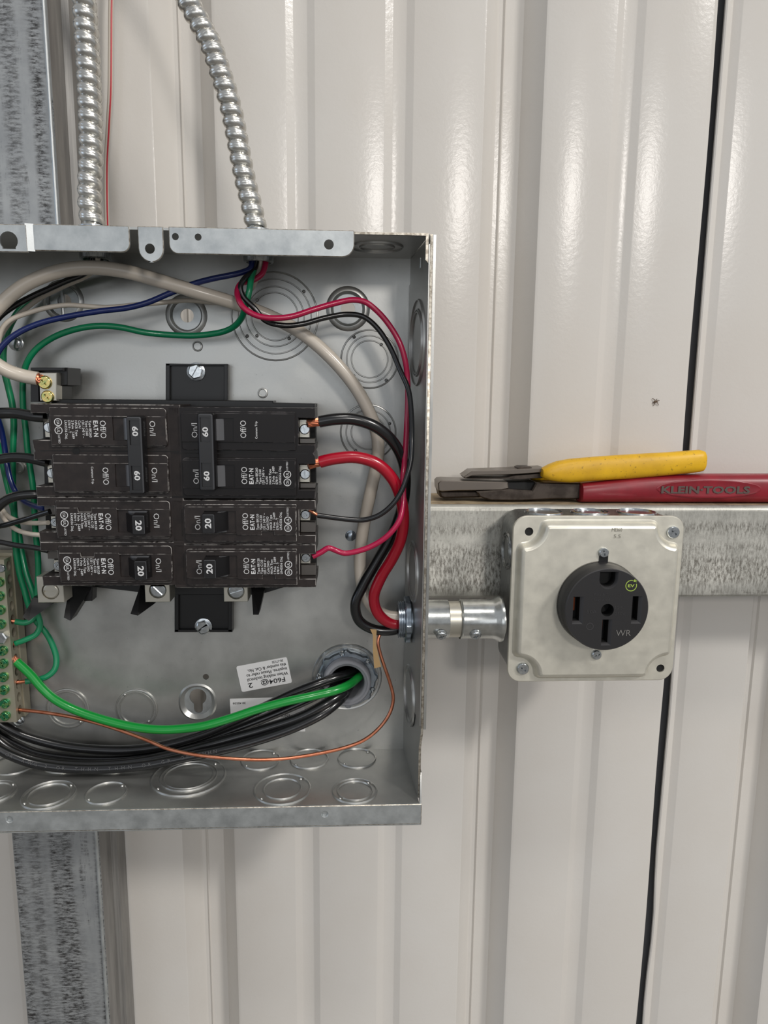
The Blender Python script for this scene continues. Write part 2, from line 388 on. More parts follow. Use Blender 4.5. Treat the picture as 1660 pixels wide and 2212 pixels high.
def wobR(i, n, z):
    k = max(0, 1.22 - z) if i < 3 else 0
    return ((math.sin(z * 33 + 1) * .0009 * min(1, k * 6) + math.sin(z * 60) * .0004 * min(1, k * 6)) if i < 3 else 0, 0)
part('wall_sheet', sheet(-1.0, SEAM - .004, [(-1.0, YW)], [(SEAM - .0035, YW + .0002), (SEAM - .0012, YW + .0014), (SEAM + .0002, YW + .0042), (SEAM + .0008, YW + .0075)], wobL), ['wall'], wr, smooth=25)
part('wall_sheet', sheet(SEAM + .004, 1.0, [(SEAM + .0040, YW + .0022), (SEAM + .0036, YW + .0002), (SEAM + .0046, YW - .0004)], [(1.0, YW)], wobR), ['wall'], wr, smooth=25)
f = Fr((0, YW + .034, 0))
part('seam_shade_backing', MB().box(f, -1.0, ZLO, -.002, 1.0, ZHI, 0), ['gap_shade'], wr)  # added dark sheet, its colour gives the shade seen through the gap

part('seam_shade_lip', MB().box(f, SEAM - .012, ZLO, .0235, SEAM + .014, ZHI, .0245), ['gap_shade'], wr)  # strip close behind the seam, with the gap's shade put into its colour

fl_ = MB().box(Fr((0, 0, 0), (1, 0, 0), (0, 1, 0), (0, 0, 1)), -6, -7, -.1, 6, .6, 0)
M['concrete'] = mat('grey_concrete', (128, 125, 120), 0, .6, (114, 111, 106), (1, 1, 1), 3)
single('floor', fl_, ['concrete'], 'grey concrete shop floor', None, None, 'structure')
# vertical stud
sxr = U(222, 2000, YR).x; sxl = U(43, 2000, YR).x
st = thing('steel_stud', 'scuffed vertical galvanised stud running behind left side of the breaker panel', 'stud', (sxl, YR, ZLO))
T = .0018
part('front_face', MB().plate(Fr((0, YR, 0)), [([(sxl, ZLO), (sxr, ZLO), (sxr, ZHI), (sxl, ZHI)], -.0006), ([(sxl - .0006, ZLO), (sxr + .0006, ZLO), (sxr + .0006, ZHI), (sxl - .0006, ZHI)], -.0012), ([(sxl - .0006, ZLO), (sxr + .0006, ZLO), (sxr + .0006, ZHI), (sxl - .0006, ZHI)], -T)]), ['stud'], st)
mb = MB()
prf = [(0, -.001), (0, -.016), (-.0035, -.019), (-.0035, -.034), (0, -.037), (0, -.0545)]
for i in range(len(prf) - 1):
    (a, ya), (b, yb) = prf[i], prf[i + 1]
    mb.raw([(sxr + a, YR - ya, ZLO), (sxr + b, YR - yb, ZLO), (sxr + b, YR - yb, ZHI), (sxr + a, YR - ya, ZHI)], [(0, 1, 2, 3)])
    mb.raw([(sxr + a - T, YR - ya, ZLO), (sxr + b - T, YR - yb, ZLO), (sxr + b - T, YR - yb, ZHI), (sxr + a - T, YR - ya, ZHI)], [(0, 1, 2, 3)])
part('side_web', mb, ['studside'], st)
part('left_lip', MB().box(Fr((0, YR, 0)), sxl - .0008, ZLO, -.012, sxl + .001, ZHI, -.0012), ['boxlight'], st, 'bright bare left edge')
# bright bead on the right edge of the front face
part('edge_bead', MB().tube([(sxr - .0006, YR - .0002, ZLO), (sxr - .0006, YR - .0002, ZHI)], .0011, 8, sub=0), ['boxlight'], st)

# horizontal rail
rz1 = U(1300, 1092, YR).z; rz0 = U(1300, 1290, YR).z; rx0 = sxr + .004; rx1 = .7
rl = thing('steel_rail', 'horizontal scuffed galvanised rail that carries the outlet box and the pliers', 'rail', (rx0, YR, rz0))
def railprof(pr, mb, m):
    n = len(pr); V = [(rx0, y, z) for y, z in pr] + [(rx1, y, z) for y, z in pr]; mb.raw(V, [(i, i + 1, n + i + 1, n + i) for i in range(n - 1)], m)
mb = MB(); pf = []
for i in range(7): a = i / 6 * PI / 2; pf.append((YR + .004 - .004 * math.sin(a), rz1 - .004 + .004 * math.cos(a)))
pf += [(YR, rz0 + .0135), (YR - .0006, rz0 + .012), (YR - .0006, rz0 + .0016), (YR + .0004, rz0), (YR + .003, rz0), (YR + .003, rz0 + .002), (YR + .002, rz1 - .006)]
railprof(pf, mb, 0)
part('front_face', mb, ['rail'], rl, smooth=30)
mb = MB(); mb.box(Fr((0, 0, 0), (1, 0, 0), (0, 1, 0), (0, 0, 1)), rx0, YR + .004, rz1 - .0018, rx1, YW - .0005, rz1)
part('top_flange', mb, ['dusty'], rl, 'dusty tan top ledge')
mb = MB(); mb.box(Fr((0, 0, 0), (1, 0, 0), (0, 1, 0), (0, 0, 1)), rx0, YR + .003, rz0, rx1, YW - .0005, rz0 + .0016)
part('bottom_flange', mb, ['rail'], rl)

# ================================================================== BREAKER PANEL ENCLOSURE
YF, YB = 0.385, 0.450
XRF = U(928, 640, YF).x; XRB = U(886, 640, YB).x; XL = -0.262
ZT = U(600, 497, YF).z; ZBt = U(600, 1740, YF).z
FB = Fr((0, YB, 0)); FF = Fr((0, YF, 0))
def XZ(px, py, Y): p = U(px, py, Y); return (p.x, p.z)
def R(px, Y): return px * Y / FPX
pn = thing('electrical_enclosure', 'open galvanised breaker panel box full of wires and black breakers', 'electrical panel', (0.5 * (XL + XRF), YB, ZBt))
bx1 = XRB
def keyhole(cx, cz, r, w_, l, down=True):
    a0 = math.asin(min(.99, w_ / r)); pts = []; n = 18
    st_, en = -PI / 2 + a0, 1.5 * PI - a0
    for i in range(n + 1):
        a = st_ + (en - st_) * i / n; pts.append((cx + r * math.cos(a), cz + r * math.sin(a)))
    for i in range(7):
        a = PI + PI * i / 6; pts.append((cx + w_ * math.cos(a), cz - l + w_ * math.sin(a)))
    return pts
# back sheet with real holes
hl = []
dim = []      # dimples (px,py,hole r px, ring r, dimple r)
for px, py, rh, rr, rd in ((137, 650, 14, 30, 42), (403, 681, 14, 30, 43), (752, 667, 15, 31, 46)):
    c = XZ(px, py, YB); dim.append((c, R(rh, YB), R(rr, YB), R(rd, YB)))
bush = XZ(750, 1463, YB)
HB = []
for c, rh, rr, rd in dim:   # pressed dimple: the sheet swells towards the viewer and drops to the ring
    HB.append(([(circ(c[0], c[1], rd, 36), 0), (circ(c[0], c[1], rd * .9, 36), .0011), (circ(c[0], c[1], rd * .78, 36), .0012), (circ(c[0], c[1], rr, 36), -.0018)], None, c, rh, rr))
kc = XZ(427, 1512, YB)
kout = rrect(kc[0] - .0125, kc[1] - .0145, kc[0] + .0125, kc[1] + .0115, .0118, 8)
kin = rrect(kc[0] - .009, kc[1] - .011, kc[0] + .009, kc[1] + .0085, .0088, 8)
mb = MB()
smallh = [XZ(445, 1462, YB)]
loop = [(XL, ZBt), (bx1, ZBt), (bx1, ZT), (XL, ZT)]
holes = [([(h[0][0][0], 0)] + [(a, b) for a, b in h[0][1:]], None) for h in HB]
holes.append(([(ccw(kout), 0), (ccw(inset(ccw(kout), .0012)), .0007), (ccw(kin), -.0016)], None))
holes += [([(circ(c[0], c[1], .0020, 16), 0), (circ(c[0], c[1], .0020, 16), -.0012)], None) for c in smallh]
holes.append(([(circ(bush[0], bush[1], R(62, YB), 32), 0), (circ(bush[0], bush[1], R(62, YB), 32), -.0012)], None))
mb.plate(FB, [(loop, 0)], holes, 0, bottom=False)
# rear faces of the ring zones
part('back_sheet', mb, ['box'], pn, smooth=50)
for h in HB:
    c, rh, rr = h[2], h[3], h[4]; q = FB.at(c[0], c[1], -.0018)
    part('mounting_ring', MB().plate(q, [(circ(0, 0, rr * .97, 32), .0004), (circ(0, 0, rr * 1.0, 32), 0)], [([(circ(0, 0, rh, 28), .0004), (circ(0, 0, rh, 28), -.001)], None)]), ['boxlight'], pn)
part('keyhole_plate', MB().plate(FB, [(ccw(inset(ccw(kin), -.0001)), -.0016), (ccw(inset(ccw(kin), -.0001)), -.0022)], [([(ccw(keyhole(kc[0] , kc[1] + .0015, .0056, .003, .0085)), -.0016), (ccw(keyhole(kc[0], kc[1] + .0015, .0056, .003, .0085)), -.0028)], None)]), ['boxlight'], pn)
def ko_mesh(fr, radii, n=44, nub=None):
    """concentric punched rings: every disc is cut loose by a groove and stands slightly proud"""
    mb = MB(); L = .00015; r0 = radii[0]
    pr = [(r0 + .0009, -.0001), (r0 + .0006, .0009), (r0 + .0001, .0010), (r0 - .0002, L), (r0 - .0005, L)]
    for r in radii[1:]: pr += [(r + .0010, L), (r + .0006, L), (r + .0003, .0010), (r, .0010), (r - .0003, L), (r - .0007, L)]
    pr += [(radii[-1] - .0016, L), (1e-5, L)]; mb.lathe(fr, pr, n)
    for a, rr in (nub or []):
        q = fr.at(rr * math.cos(a), rr * math.sin(a), .0003); mb.lathe(q, [(.0011, 0), (.0009, .0006), (.0004, .0010), (1e-5, .0011)], 10)
    return mb
for px, py, rad, nub in ((594, 684, (88, 75, 60, 48), [(.7, .9), (2.4, .55), (3.75, .8), (3.95, .62), (5.3, .6)]), (799, 776, (59, 48, 38), [(2.2, .95), (3.95, .82), (.9, .66), (5.4, .95)]), (796, 934, (58, 47, 36), [(4.1, .82), (.4, .85)]), (147, 1530, (45, 37), [(5.4, .92)]), (296, 1530, (44, 37), [(2.2, .95), (5.4, .9)])):
    rr = [R(q, YB) for q in rad]; c = XZ(px, py, YB)
    part('knockout', ko_mesh(FB.at(c[0], c[1], .0001), rr, nub=[(a, rr[0] * b) for a, b in nub]), ['box'], pn)
for px, py in ((427, 748), (568, 849)):
    c = XZ(px, py, YB); part('small_knockout', ko_mesh(FB.at(c[0], c[1], .0001), [R(8, YB)], 20), ['box'], pn)
# top, left, bottom walls
FT = Fr((0, 0, ZT), (1, 0, 0), (0, 1, 0), (0, 0, -1))      # looking up at the underside of the top wall
cn = [U(207, 560, .424), U(559, 566, .424)]               # conduit entries
mb = MB(); mb.plate(FT, [([(XL, YF), (XRF - .001, YF), (XRB, YB), (XL, YB)], .0012), ([(XL, YF), (XRF - .001, YF), (XRB, YB), (XL, YB)], 0)], [([(circ(c.x, .424, .0105, 24), .0012), (circ(c.x, .424, .0105, 24), 0)], None) for c in cn])
part('top_wall', mb, ['box'], pn)
for px, py, rad in ((815, 533, (.014, .0095)),):
    p = UZ(px, py, ZT - .0012); part('knockout', ko_mesh(Fr((p.x, p.y, ZT - .0012), (1, 0, 0), (0, 1, 0), (0, 0, -1)), rad), ['box'], pn)
xrl = XRF - .0001
FBt = Fr((0, 0, ZBt), (1, 0, 0), (0, 1, 0), (0, 0, 1))
part('bottom_wall', MB().plate(FBt, [([(XL, YF - .0005), (xrl, YF - .0005), (XRB + .001, YB), (XL, YB)], 0), ([(XL, YF - .0005), (xrl, YF - .0005), (XRB + .001, YB), (XL, YB)], -.0012)]), ['box'], pn)
for px, py, rad in ((36, 1648, (.0128,)), (143, 1645, (.0122,)), (253, 1643, (.0126,)), (565, 1636, (.0122,)), (669, 1635, (.0120,)), (771, 1637, (.0120,)), (-12, 1712, (.0118, .0095)), (105, 1719, (.0148, .0116)), (230, 1714, (.0114,)), (403, 1690, (.0222, .0172, .0150)), (610, 1708, (.0166, .0112)), (767, 1711, (.0130, .0104))):
    p = UZ(px, py, ZBt)
    y = min(max(p.y, YF + rad[0] + .0005), YB - rad[0] - .0002)
    if rad[0] > .02: y = .4185
    part('knockout', ko_mesh(Fr((p.x, y, ZBt + .0001), (1, 0, 0), (0, 1, 0), (0, 0, 1)), rad, nub=[(3.9, rad[0] * .95), (.8, rad[0] * .9)]), ['box'], pn)
# right wall: a slightly splayed sheet
ur = Vector((XRF - XRB, YF - YB, 0)); DW = ur.length; nr = Vector((-(YB - YF), -(XRF - XRB), 0)).normalized()
if nr.x > 0: nr = -nr
FR = Fr((XRB, YB, 0), ur, (0, 0, 1), nr)
zk = U(902, 1583, YF).z; zk2 = U(886, 1625, YF).z
nip = U(868, 1338, .4255)                                  # conduit hole in the right wall
un = (YB - nip.y) / (YB - YF) * DW
rw = [(0, ZBt), (DW - .0055, ZBt), (DW - .0055, zk2), (DW, zk), (DW, ZT - .002), (DW - .0012, ZT), (0, ZT)]
mb = MB(); mb.plate(FR, [(rw, 0), (rw, -.0014, 1)], [([(circ(un, nip.z, .0112, 28), 0), (circ(un, nip.z, .0112, 28), -.0014)], None)])
part('side_wall', mb, ['box', 'boxedge'], pn)
mb = MB(); z2 = U(933, 507, YF).z
mb.slab(FR, [(DW - .001, zk + .002), (DW + .0002, zk + .002), (DW + .0002, z2), (DW - .001, z2)], -.0030, -.0015)
mb.slab(FR, [(.002, z2 - .016), (DW - .012, z2 - .016), (DW - .0005, z2 - .0045), (DW - .0005, z2 - .0155), (DW - .0125, z2 - .027), (.002, z2 - .027)][:3] + [(DW - .0005, z2 - .0045), (DW - .0005, zk + .004), (.002, zk + .004)], .0001, .0006)
part('side_overlap', mb, ['box'], pn)
part('corner_edge', MB().slab(FF, [(XRF - .0024, ZT - .0005), (XRF - .0010, ZT - .0005), (XRF - .0010, z2 - .014), (XRF - .0024, z2 - .0125)], -.001, .0002), ['boxedge'], pn)
part('side_slot', MB().slab(FR, rrect(DW * .60, U(905, 562, .40).z - .003, DW * .60 + .002, U(905, 562, .40).z + .003, .0008), .0006, .0012, .0002), ['boxlight'], pn)
for py, rad, uf in ((742, (.0235, .0185, .017), .52), (1232, (.018, .0150), .50), (1505, (.0185, .016), .42)):
    z = U(895, py, .42).z; fr = FR.at(DW * uf, z, .0007)
    part('knockout', ko_mesh(fr, [r if r < DW * .47 else DW * .47 for r in rad]), ['box'], pn)
FLw = Fr((XL, YB, 0), (0, -1, 0), (0, 0, 1), (1, 0, 0))
part('side_wall', MB().slab(FLw, [(0, ZBt), (YB - YF, ZBt), (YB - YF, ZT), (0, ZT)], -.0012, 0), ['box'], pn)
# bottom lip
zl0 = U(500, 1786, YF).z; xr = XRF + .0012
FL2 = Fr((0, YF - .001, 0))
lipc = [XZ(20, 1771, YF - .002), XZ(702, 1759, YF - .002)]
mb = MB(); lp = [(XL, zl0 + .0006), (xr, zl0 + .0006), (xr, ZBt + .0002), (XL, ZBt + .0002)]
mb.plate(FL2, [(inset(lp, .0004), .0008), (lp, .0004, 1), (lp, -.0006)], [([(circ(c[0], c[1], .0022, 16), .0008), (circ(c[0], c[1], .0017, 16), .0001), (circ(c[0], c[1], .0015, 16), -.0012)], 0) for c in lipc])
mb.box(FL2, XL, zl0 - .0006, -.012, xr, zl0 + .0004, .0002, .0002, 0, 1)
part('bottom_lip', mb, ['boxlight', 'boxedge'], pn)
_g = [(XRF + .0003, YF - .0008, ZBt - .002), (XRF + .0003, YF - .0008, ZBt + .0005), (XRF + .0008, YF + .0062, ZBt + .016), (XRF + .0006, YF + .0140, ZBt + .016), (XRF + .0003, YF + .020, ZBt - .002)]
part('corner_gusset', MB().raw(_g + [(x + .0008, y, z) for x, y, z in _g], [(0, 1, 2, 3, 4), (9, 8, 7, 6, 5)] + [(i, (i + 1) % 5, 5 + (i + 1) % 5, 5 + i) for i in range(5)]), ['box'], pn)
# top flanges
def flange(px0, px1, pyt0, pyt1, pyb0, pyb1, rad, holes, name='top_flange', dy=0, extra=None):
    Y = YF - dy; a = XZ(px0, pyt0, Y); b = XZ(px1, pyt1, Y); c = XZ(px1, pyb1, Y); d = XZ(px0, pyb0, Y)
    z0 = (c[1] + d[1]) / 2; z1 = (a[1] + b[1]) / 2
    lp = rrect(a[0], z0, b[0], z1, rad); F = Fr((0, Y, 0))
    # keep the pictured tilt of the lower edge
    mb = MB(); hh = []
    for q in holes: hh.append(([(ccw(q), .0010), (ccw(q), -.0004)], None))
    mb.plate(F, [(inset(lp, .0004), .0010), (lp, .0006, 1), (lp, -.0004)], hh)
    # bent shoulder back to the top wall
    mb.box(F, a[0], z1 - .0014, -.0045, b[0], z1 - .0001, -.0002)
    return part(name, mb, ['boxlight', 'boxedge'], pn, smooth=30)
def hc(px, py, r, Y=YF): c = XZ(px, py, Y); return circ(c[0], c[1], R(r, Y), 20)
kp = XZ(23, 522, YF)
flange(70, 280, 486, 487, 543, 545, [0, .0042, .0006, 0], [])
kk = keyhole(kp[0], kp[1], R(18, YF), R(13, YF), .020)
zfl = XZ(0, 543, YF)[1]
flange(-400, 58, 480, 482, 541, 542, 0, [[(x, max(y, zfl + .0009)) for x, y in kk]], dy=.0012)
a = XZ(58, 484, YF); b = XZ(78, 545, YF)
part('flange_step', MB().raw([(a[0] - .0002, YF - .0022, a[1]), (b[0], YF - .0009, a[1]), (b[0], YF - .0009, b[1] + .0002), (a[0] - .0002, YF - .0022, b[1] + .0002)], [(0, 1, 2, 3)]), ['boxlight'], pn)
flange(298, 353, 490, 490, 567, 567, [.0066, .0066, 0, 0], [hc(325, 538, 10)], name='screw_tab')
flange(365, 766, 490, 499, 549, 556, [.0045, .0062, .0008, 0], [hc(380, 512, 7), hc(429, 513, 7), hc(711, 529, 10)])
part('top_edge', MB().box(FF, U(766, 500, YF).x, ZT - .0012, -.001, XRF - .001, ZT, .0001), ['boxedge'], pn)
# bolts through the back sheet
def hexbolt(px, py, r, parent, Y=YB, slot=None, m='zinc', h=.003, washer=True, name='screw'):
    c = XZ(px, py, Y); fr = FB.at(c[0], c[1], YB - Y, .3); rr = R(r, Y); mb = MB()
    if washer: mb.lathe(fr, [(rr, 0), (rr, .0006), (rr * .9, .0008), (1e-5, .0008)], 24)
    hx = circ(0, 0, rr * .84, 6)
    if slot is None: mb.plate(fr, [(inset(hx, rr * .1), h), (hx, h - rr * .08), (hx, 0)])
    else:
        q = [(x * math.cos(slot) - y * math.sin(slot), x * math.sin(slot) + y * math.cos(slot)) for x, y in [(-.62 * rr, -.1 * rr), (.62 * rr, -.1 * rr), (.62 * rr, .1 * rr), (-.62 * rr, .1 * rr)]]
        mb.plate(fr, [(inset(hx, rr * .1), h), (hx, h - rr * .08), (hx, 0)], [([(ccw(q), h), (ccw(q), h * .5)], 0)])
    return part(name, mb, [m], parent)
hexbolt(758, 1157, 12, pn, name='bolt', m='bluezinc'); hexbolt(35, 742, 15, pn, name='bolt'); 
c = XZ(40, 1010, YB); part('stud_hole', MB().lathe(FB.at(c[0], c[1]), [(.0042, 0), (.004, .0014), (.003, .0016), (.0024, .0004), (.0022, -.001), (1e-5, -.001)], 22), ['box'], pn)
hexbolt(41, 1556, 12, pn, name='bolt', Y=.445)
# stickers
def sticker(quad, rad, texts, name='sticker'):
    p = [Vector((*XZ(x, y, YB - .0004), 0)) for x, y in quad]    # reading order: text's lower-left, lower-right, upper-right, upper-left
    uu = ((p[1] - p[0]) + (p[2] - p[3])).normalized(); vv = Vector((-uu.y, uu.x, 0))
    W_ = ((p[1] - p[0]).length + (p[2] - p[3]).length) / 2; H_ = ((p[3] - p[0]).length + (p[2] - p[1]).length) / 2
    cen = sum(p, Vector()) / 4
    fr = Fr((cen.x, YB - .0001, cen.y), (uu.x, 0, uu.y), (vv.x, 0, vv.y), (0, -1, 0))
    s_ = part(name, MB().slab(fr, rrect(-W_ / 2, -H_ / 2, W_ / 2, H_ / 2, rad), 0, .0003), ['sticker'], pn, 'white printed sticker')
    mb = MB()
    for t, fu, fv, hg, ln in texts: mb.text(fr.at(-W_ / 2 + W_ * fu, -H_ / 2 + H_ * fv), t, H_ * hg, W_ * ln, h=.00045, off=.01)
    part('lettering', mb, ['ink'], s_, smooth=0)
# printing is upside down: its lower-left corner is the picture's upper-right
sticker([(621, 1420), (510, 1439), (523, 1496), (630, 1474)], .0012, [('30-17135', .08, .05, .09, .22), ('this number & Cat. No.', .04, .20, .12, .76), ('inquires. Please refer to', .04, .37, .12, .80), ('When making technical', .04, .54, .12, .80), ('F604@', .12, .72, .18, .48), ('2', .76, .72, .18, .09)])
sticker([(657, 1505), (497, 1510), (500, 1585), (660, 1580)], .0002, [('30-45538', .79, .10, .055, .17), ('ISSUE NO.', .22, .30, .09, .30), ('ENCLOSED PANELS', .20, .48, .09, .46), ('LISTED', .62, .76, .075, .14), ('L', .05, .88, .06, .02)])

# ================================================================== MOUNTING BASE
bs = thing('breaker_mount', 'black plastic mounting base under the breakers with a screwed tab above and below', 'mounting base', U(425, 1360, .446))
def poly(pts, Y, h0, h1, ch=.0003, holes=(), mb=None, mc=None, m=0):
    mb = mb or MB(); F = Fr((0, Y, 0)); return mb.slab(F, [XZ(x, y, Y) for x, y in pts], h0, h1, ch, m, mc, [[XZ(x, y, Y) for x, y in q] for q in holes])
part('base_plate', poly([(140, 868), (684, 872), (676, 1250), (560, 1285), (350, 1285), (150, 1262), (100, 1180), (92, 900)], .436, -.0125, 0), ['blackbase'], bs)
part('bus_carrier', poly([(110, 862), (590, 866), (590, 870), (680, 872), (676, 1255), (150, 1255), (115, 1000)], .418, -.018, 0), ['blackbase'], bs)
def tab(x0, y0, x1, y1, name):
    Y = .444; mb = poly([(x0, y0), (x1, y0 + 2), (x1, y1), (x0, y1)], Y, -.0058, 0, .0003, mc=1)
    a = XZ(x0, y1, Y); b = XZ(x1, y0, Y)
    return part(name, mb, ['blackbase', 'handleedge'], bs)
tab(358, 785, 492, 880, 'upper_tab'); tab(377, 1262, 502, 1366, 'lower_tab')
Y = .4415
for x0, y0, x1, y1 in ((359, 786, 367, 880), (484, 788, 492, 880), (378, 1280, 386, 1365), (493, 1280, 501, 1365), (359, 786, 492, 790), (378, 1360, 501, 1365)): part('tab_rib', poly([(x0, y0), (x1, y0), (x1, y1), (x0, y1)], Y, -.003, 0, .0002), ['blackbase'], bs)
hexbolt(424, 803, 19, bs, Y=.4435, slot=.75); hexbolt(440, 1353, 19, bs, Y=.4435, slot=.35)
def prong(outer, tipY, rootY, th=.003):
    """a tapering arm from root (first two px points) to tip (last two)"""
    (a, b, c, d) = outer; P = [U(*a, rootY), U(*b, rootY), U(*c, tipY), U(*d, tipY)]
    n = Vector((0, th, 0)); V = P + [p + n for p in P]
    return MB().raw(V, [(0, 1, 2, 3), (7, 6, 5, 4), (0, 4, 5, 1), (1, 5, 6, 2), (2, 6, 7, 3), (3, 7, 4, 0)])
for q in (((72, 1290), (120, 1300), (62, 1341), (49, 1333)), ((150, 1266), (198, 1268), (152, 1341), (138, 1334)), ((303, 1266), (334, 1304), (298, 1330), (282, 1326)), ((543, 1266), (571, 1276), (559, 1328), (547, 1328))):
    part('prong', prong(q, .418, .428, .010), ['blackbase'], bs)
part('prong', poly([(150, 1262), (200, 1262), (199, 1298), (150, 1300)], .428, -.008, 0), ['blackbase'], bs)
for k, (x0, y0, x1, y1, sx, sy, rot, Yl) in enumerate(((82, 1246, 135, 1302, 109, 1277, .05, .402), (314, 1262, 366, 1301, 341, 1275, -.8, .408), (484, 1262, 535, 1300, 510, 1277, .3, .412))):
    F = Fr((0, Yl, 0)); c = XZ(sx, sy, Yl); a = XZ(x0, y1, Yl); b = XZ(x1, y0, Yl); rr = R(18, Yl)
    mb = MB(); mb.plate(F, [(inset([a, (b[0], a[1]), b, (a[0], b[1])], .0003), 0), ([a, (b[0], a[1]), b, (a[0], b[1])], -.0003), ([a, (b[0], a[1]), b, (a[0], b[1])], -.0125)], [([(circ(c[0], c[1], rr * 1.05, 26), 0), (circ(c[0], c[1], rr, 26), -.0015)], 0)])
    L_ = part('lug', mb, ['lug'], bs)
    part('screw', MB().screw(F.at(c[0], c[1], -.0014), rr * .96, .0013, 'slot', rot), ['lug' if k == 0 else 'zinc'], L_)

# ================================================================== CIRCUIT BREAKERS
PW = .0252
def breaker(fr, poles, rating, label, dark):
    bm_, em_ = ('breakerR', 'wornR') if dark else ('breaker', 'worn')
    W_ = PW * poles - .0003; L_ = .0793
    t = thing('circuit_breaker', label, 'circuit breaker', fr(L_ / 2, W_ / 2, -.04))
    body = [(0, 0)]
    body = [(L_, 0), (L_, W_)]
    for k in reversed(range(poles)):
        o = PW * k; body += [(.0002, o + PW - .0003 if k == poles - 1 else o + PW - .0015), (0, o + .0194), (.0092, o + .0194), (.0092, o + .0050), (0, o + .0050), (.0002, o if k == 0 else o + .0012)]
        if k: body += [(.0010, o + .0002)]
    mb = MB(); mb.plate(fr, [(inset(ccw(body), .00035), -.0026), (ccw(body), -.0030, 1), (ccw(body), -.034)])
    mb.box(fr, .001, .003, -.034, .010, W_ - .003, -.022, 0, 2)
    for k in range(1, poles):      # dividing groove and rivet hole
        mb.box(fr, .004, PW * k - .0003, -.0027, L_ - .001, PW * k + .0002, -.00252, 0, 2)
    part('body', mb, [bm_, em_, 'void'], t)
    if poles == 2: part('rivet_hole', MB().lathe(fr.at(.0228, PW, -.0024), [(.0020, -.0004), (.0020, 0), (1e-5, 0)], 18), ['void'], t)
    lt = MB(); fl = Fr(fr.o, fr.v, fr.u, fr.n)      # text runs along v, letters stand along u
    def tx(s_, u, v, hg, ln, off=.0, h=.00006): lt.text(fl.at(v, u, h), s_, hg, ln, 0, 0.00008, off)
    for k in range(poles):
        o = PW * k; mb = MB(); lo = rrect(.0106, o + .0018, .0722, o + .0228, [.0004, .002, .002, .0004])
        mb.plate(fr, [(inset(lo, .0003), -.0010), (lo, -.0013, 1), (lo, -.0027)])
        if poles == 1:
            up_ = [(.0110, .0056), (.0228, .0056), (.0230, .0078), (.0298, .0078), (.0300, .0056), (.0436, .0056), (.0436, .0062), (.0720, .0062), (.0720, .0215), (.0110, .0215)]
        else: up_ = [(.0110, .0062), (.0436, .0062), (.0720, .0062), (.0720, .0218), (.0110, .0218)]
        up_ = [(x, y + o) for x, y in up_]
        sl = [(.0438, o + .0068), (.0612, o + .0068), (.0612, o + .0192), (.0438, o + .0192)]
        mb.plate(fr, [(inset(ccw(up_), .0002), 0), (ccw(up_), -.0002, 1), (ccw(up_), -.0012)], [([(ccw(sl), 0), (ccw(sl), -.010)], 2)])
        part('face_plate', mb, [bm_, em_, 'void'], t)
        # toggle drum
        mb = MB(); V = []; n = 8
        for vv in (o + .0072, o + .0188):
            for i in range(n + 1):
                a = i / n * 1.35; V.append(fr(.0545 - .0072 * math.cos(a), vv, -.0055 + .0066 * math.sin(a)))
            V.append(fr(.0600, vv, .0011)); V.append(fr(.0600, vv, -.008)); V.append(fr(.0473, vv, -.008))
        q = n + 4; mb.raw(V, [(i, (i + 1) % q, q + (i + 1) % q, q + i) for i in range(q)] + [tuple(range(q)), tuple(range(2 * q - 1, q - 1, -1))])
        part('toggle_drum', mb, ['lever'], t)
        tx('Off/O', .0372, o + .0086, .0032, .0094, -.002)
        tx('On/I', .0634, o + .0086, .0031, .0078, -.002)
        full = (k == 0)
        if full:
            tx('E', .0338, o + .0086, .0023, .0017, .03); tx('A', .0338, o + .0105, .0023, .0019, .03); tx('T', .0338, o + .0124, .0023, .0016, .03)
            tx('.', .0346, o + .0143, .0030, .0006, .03); tx('N', .0338, o + .0153, .0023, .0019, .03)
            A_ = ['Type BR2%d' % rating, 'Type C2%d' % rating, '120 / 240 V ~', 'Cu/Al', 'HACR Type', '2 Pole   J-689', 'E7819 - T', 'LR43556 Disj.'] if poles == 2 else ['Type BR1%d' % rating, 'Type C1%d' % rating, '120 / 240 V ~', 'Cu/Al SWD', 'HACR Type', '1 Pole   J-689', 'E7819 - T', 'LR43556 Disj.']
            LN = [.0090, .0082, .0094, .0042 if poles == 2 else .0076, .0084, .0098, .0068, .0101]
            for i, (s_, ln) in enumerate(zip(A_, LN)): tx(s_, .0314 - .00182 * i, o + .0086, .00125, ln, .012)
            for vv, s_ in ((o + .0096, 'CSA'), (o + .0140, 'UL')):
                q = fl.at(vv, .0153, .0001); rr = .0021
                lt.plate(q, [(circ(0, 0, rr, 22), .00008), (circ(0, 0, rr, 22), .00002)], [([(circ(0, 0, rr * .80, 22), .00008), (circ(0, 0, rr * .80, 22), .00002)], None)], bottom=False)
                lt.text(q.at(0, -.0007), s_, .0014, .0024, 0, .00008, .015, 'c')
            tx('LISTED', .0149, o + .0166, .0010, .0044, .01)
        else: tx('Common Trip', .0312, o + .0082, .0012, .0094, .012)
        # terminal in the notch
        two = poles == 2
        z0, z1 = (.0084, .0184) if two else (.0120, .0190)
        mb = MB(); mb.box(fr, .0036, o + z0, -.018, .0092, o + z1, -.0105, .0002)
        tm = part('terminal_lug', mb, ['lug'], t)
        part('screw', MB().screw(fr.at(.0062, o + (z0 + z1) / 2 - (.0004 if two else 0), -.0105), .0029 if two else .0027, .0010, 'slot' if two else 'square', 1.45 if two else .6), ['zinc'], tm)
        if not two or dark: part('terminal_guard', MB().box(fr, .0006, o + .0052, -.016, .0090, o + (.0078 if two else .0112), -.0100, .0002), ['clear'], t)
    part('lettering', lt, ['print'], t, 'white printed lettering', smooth=0)
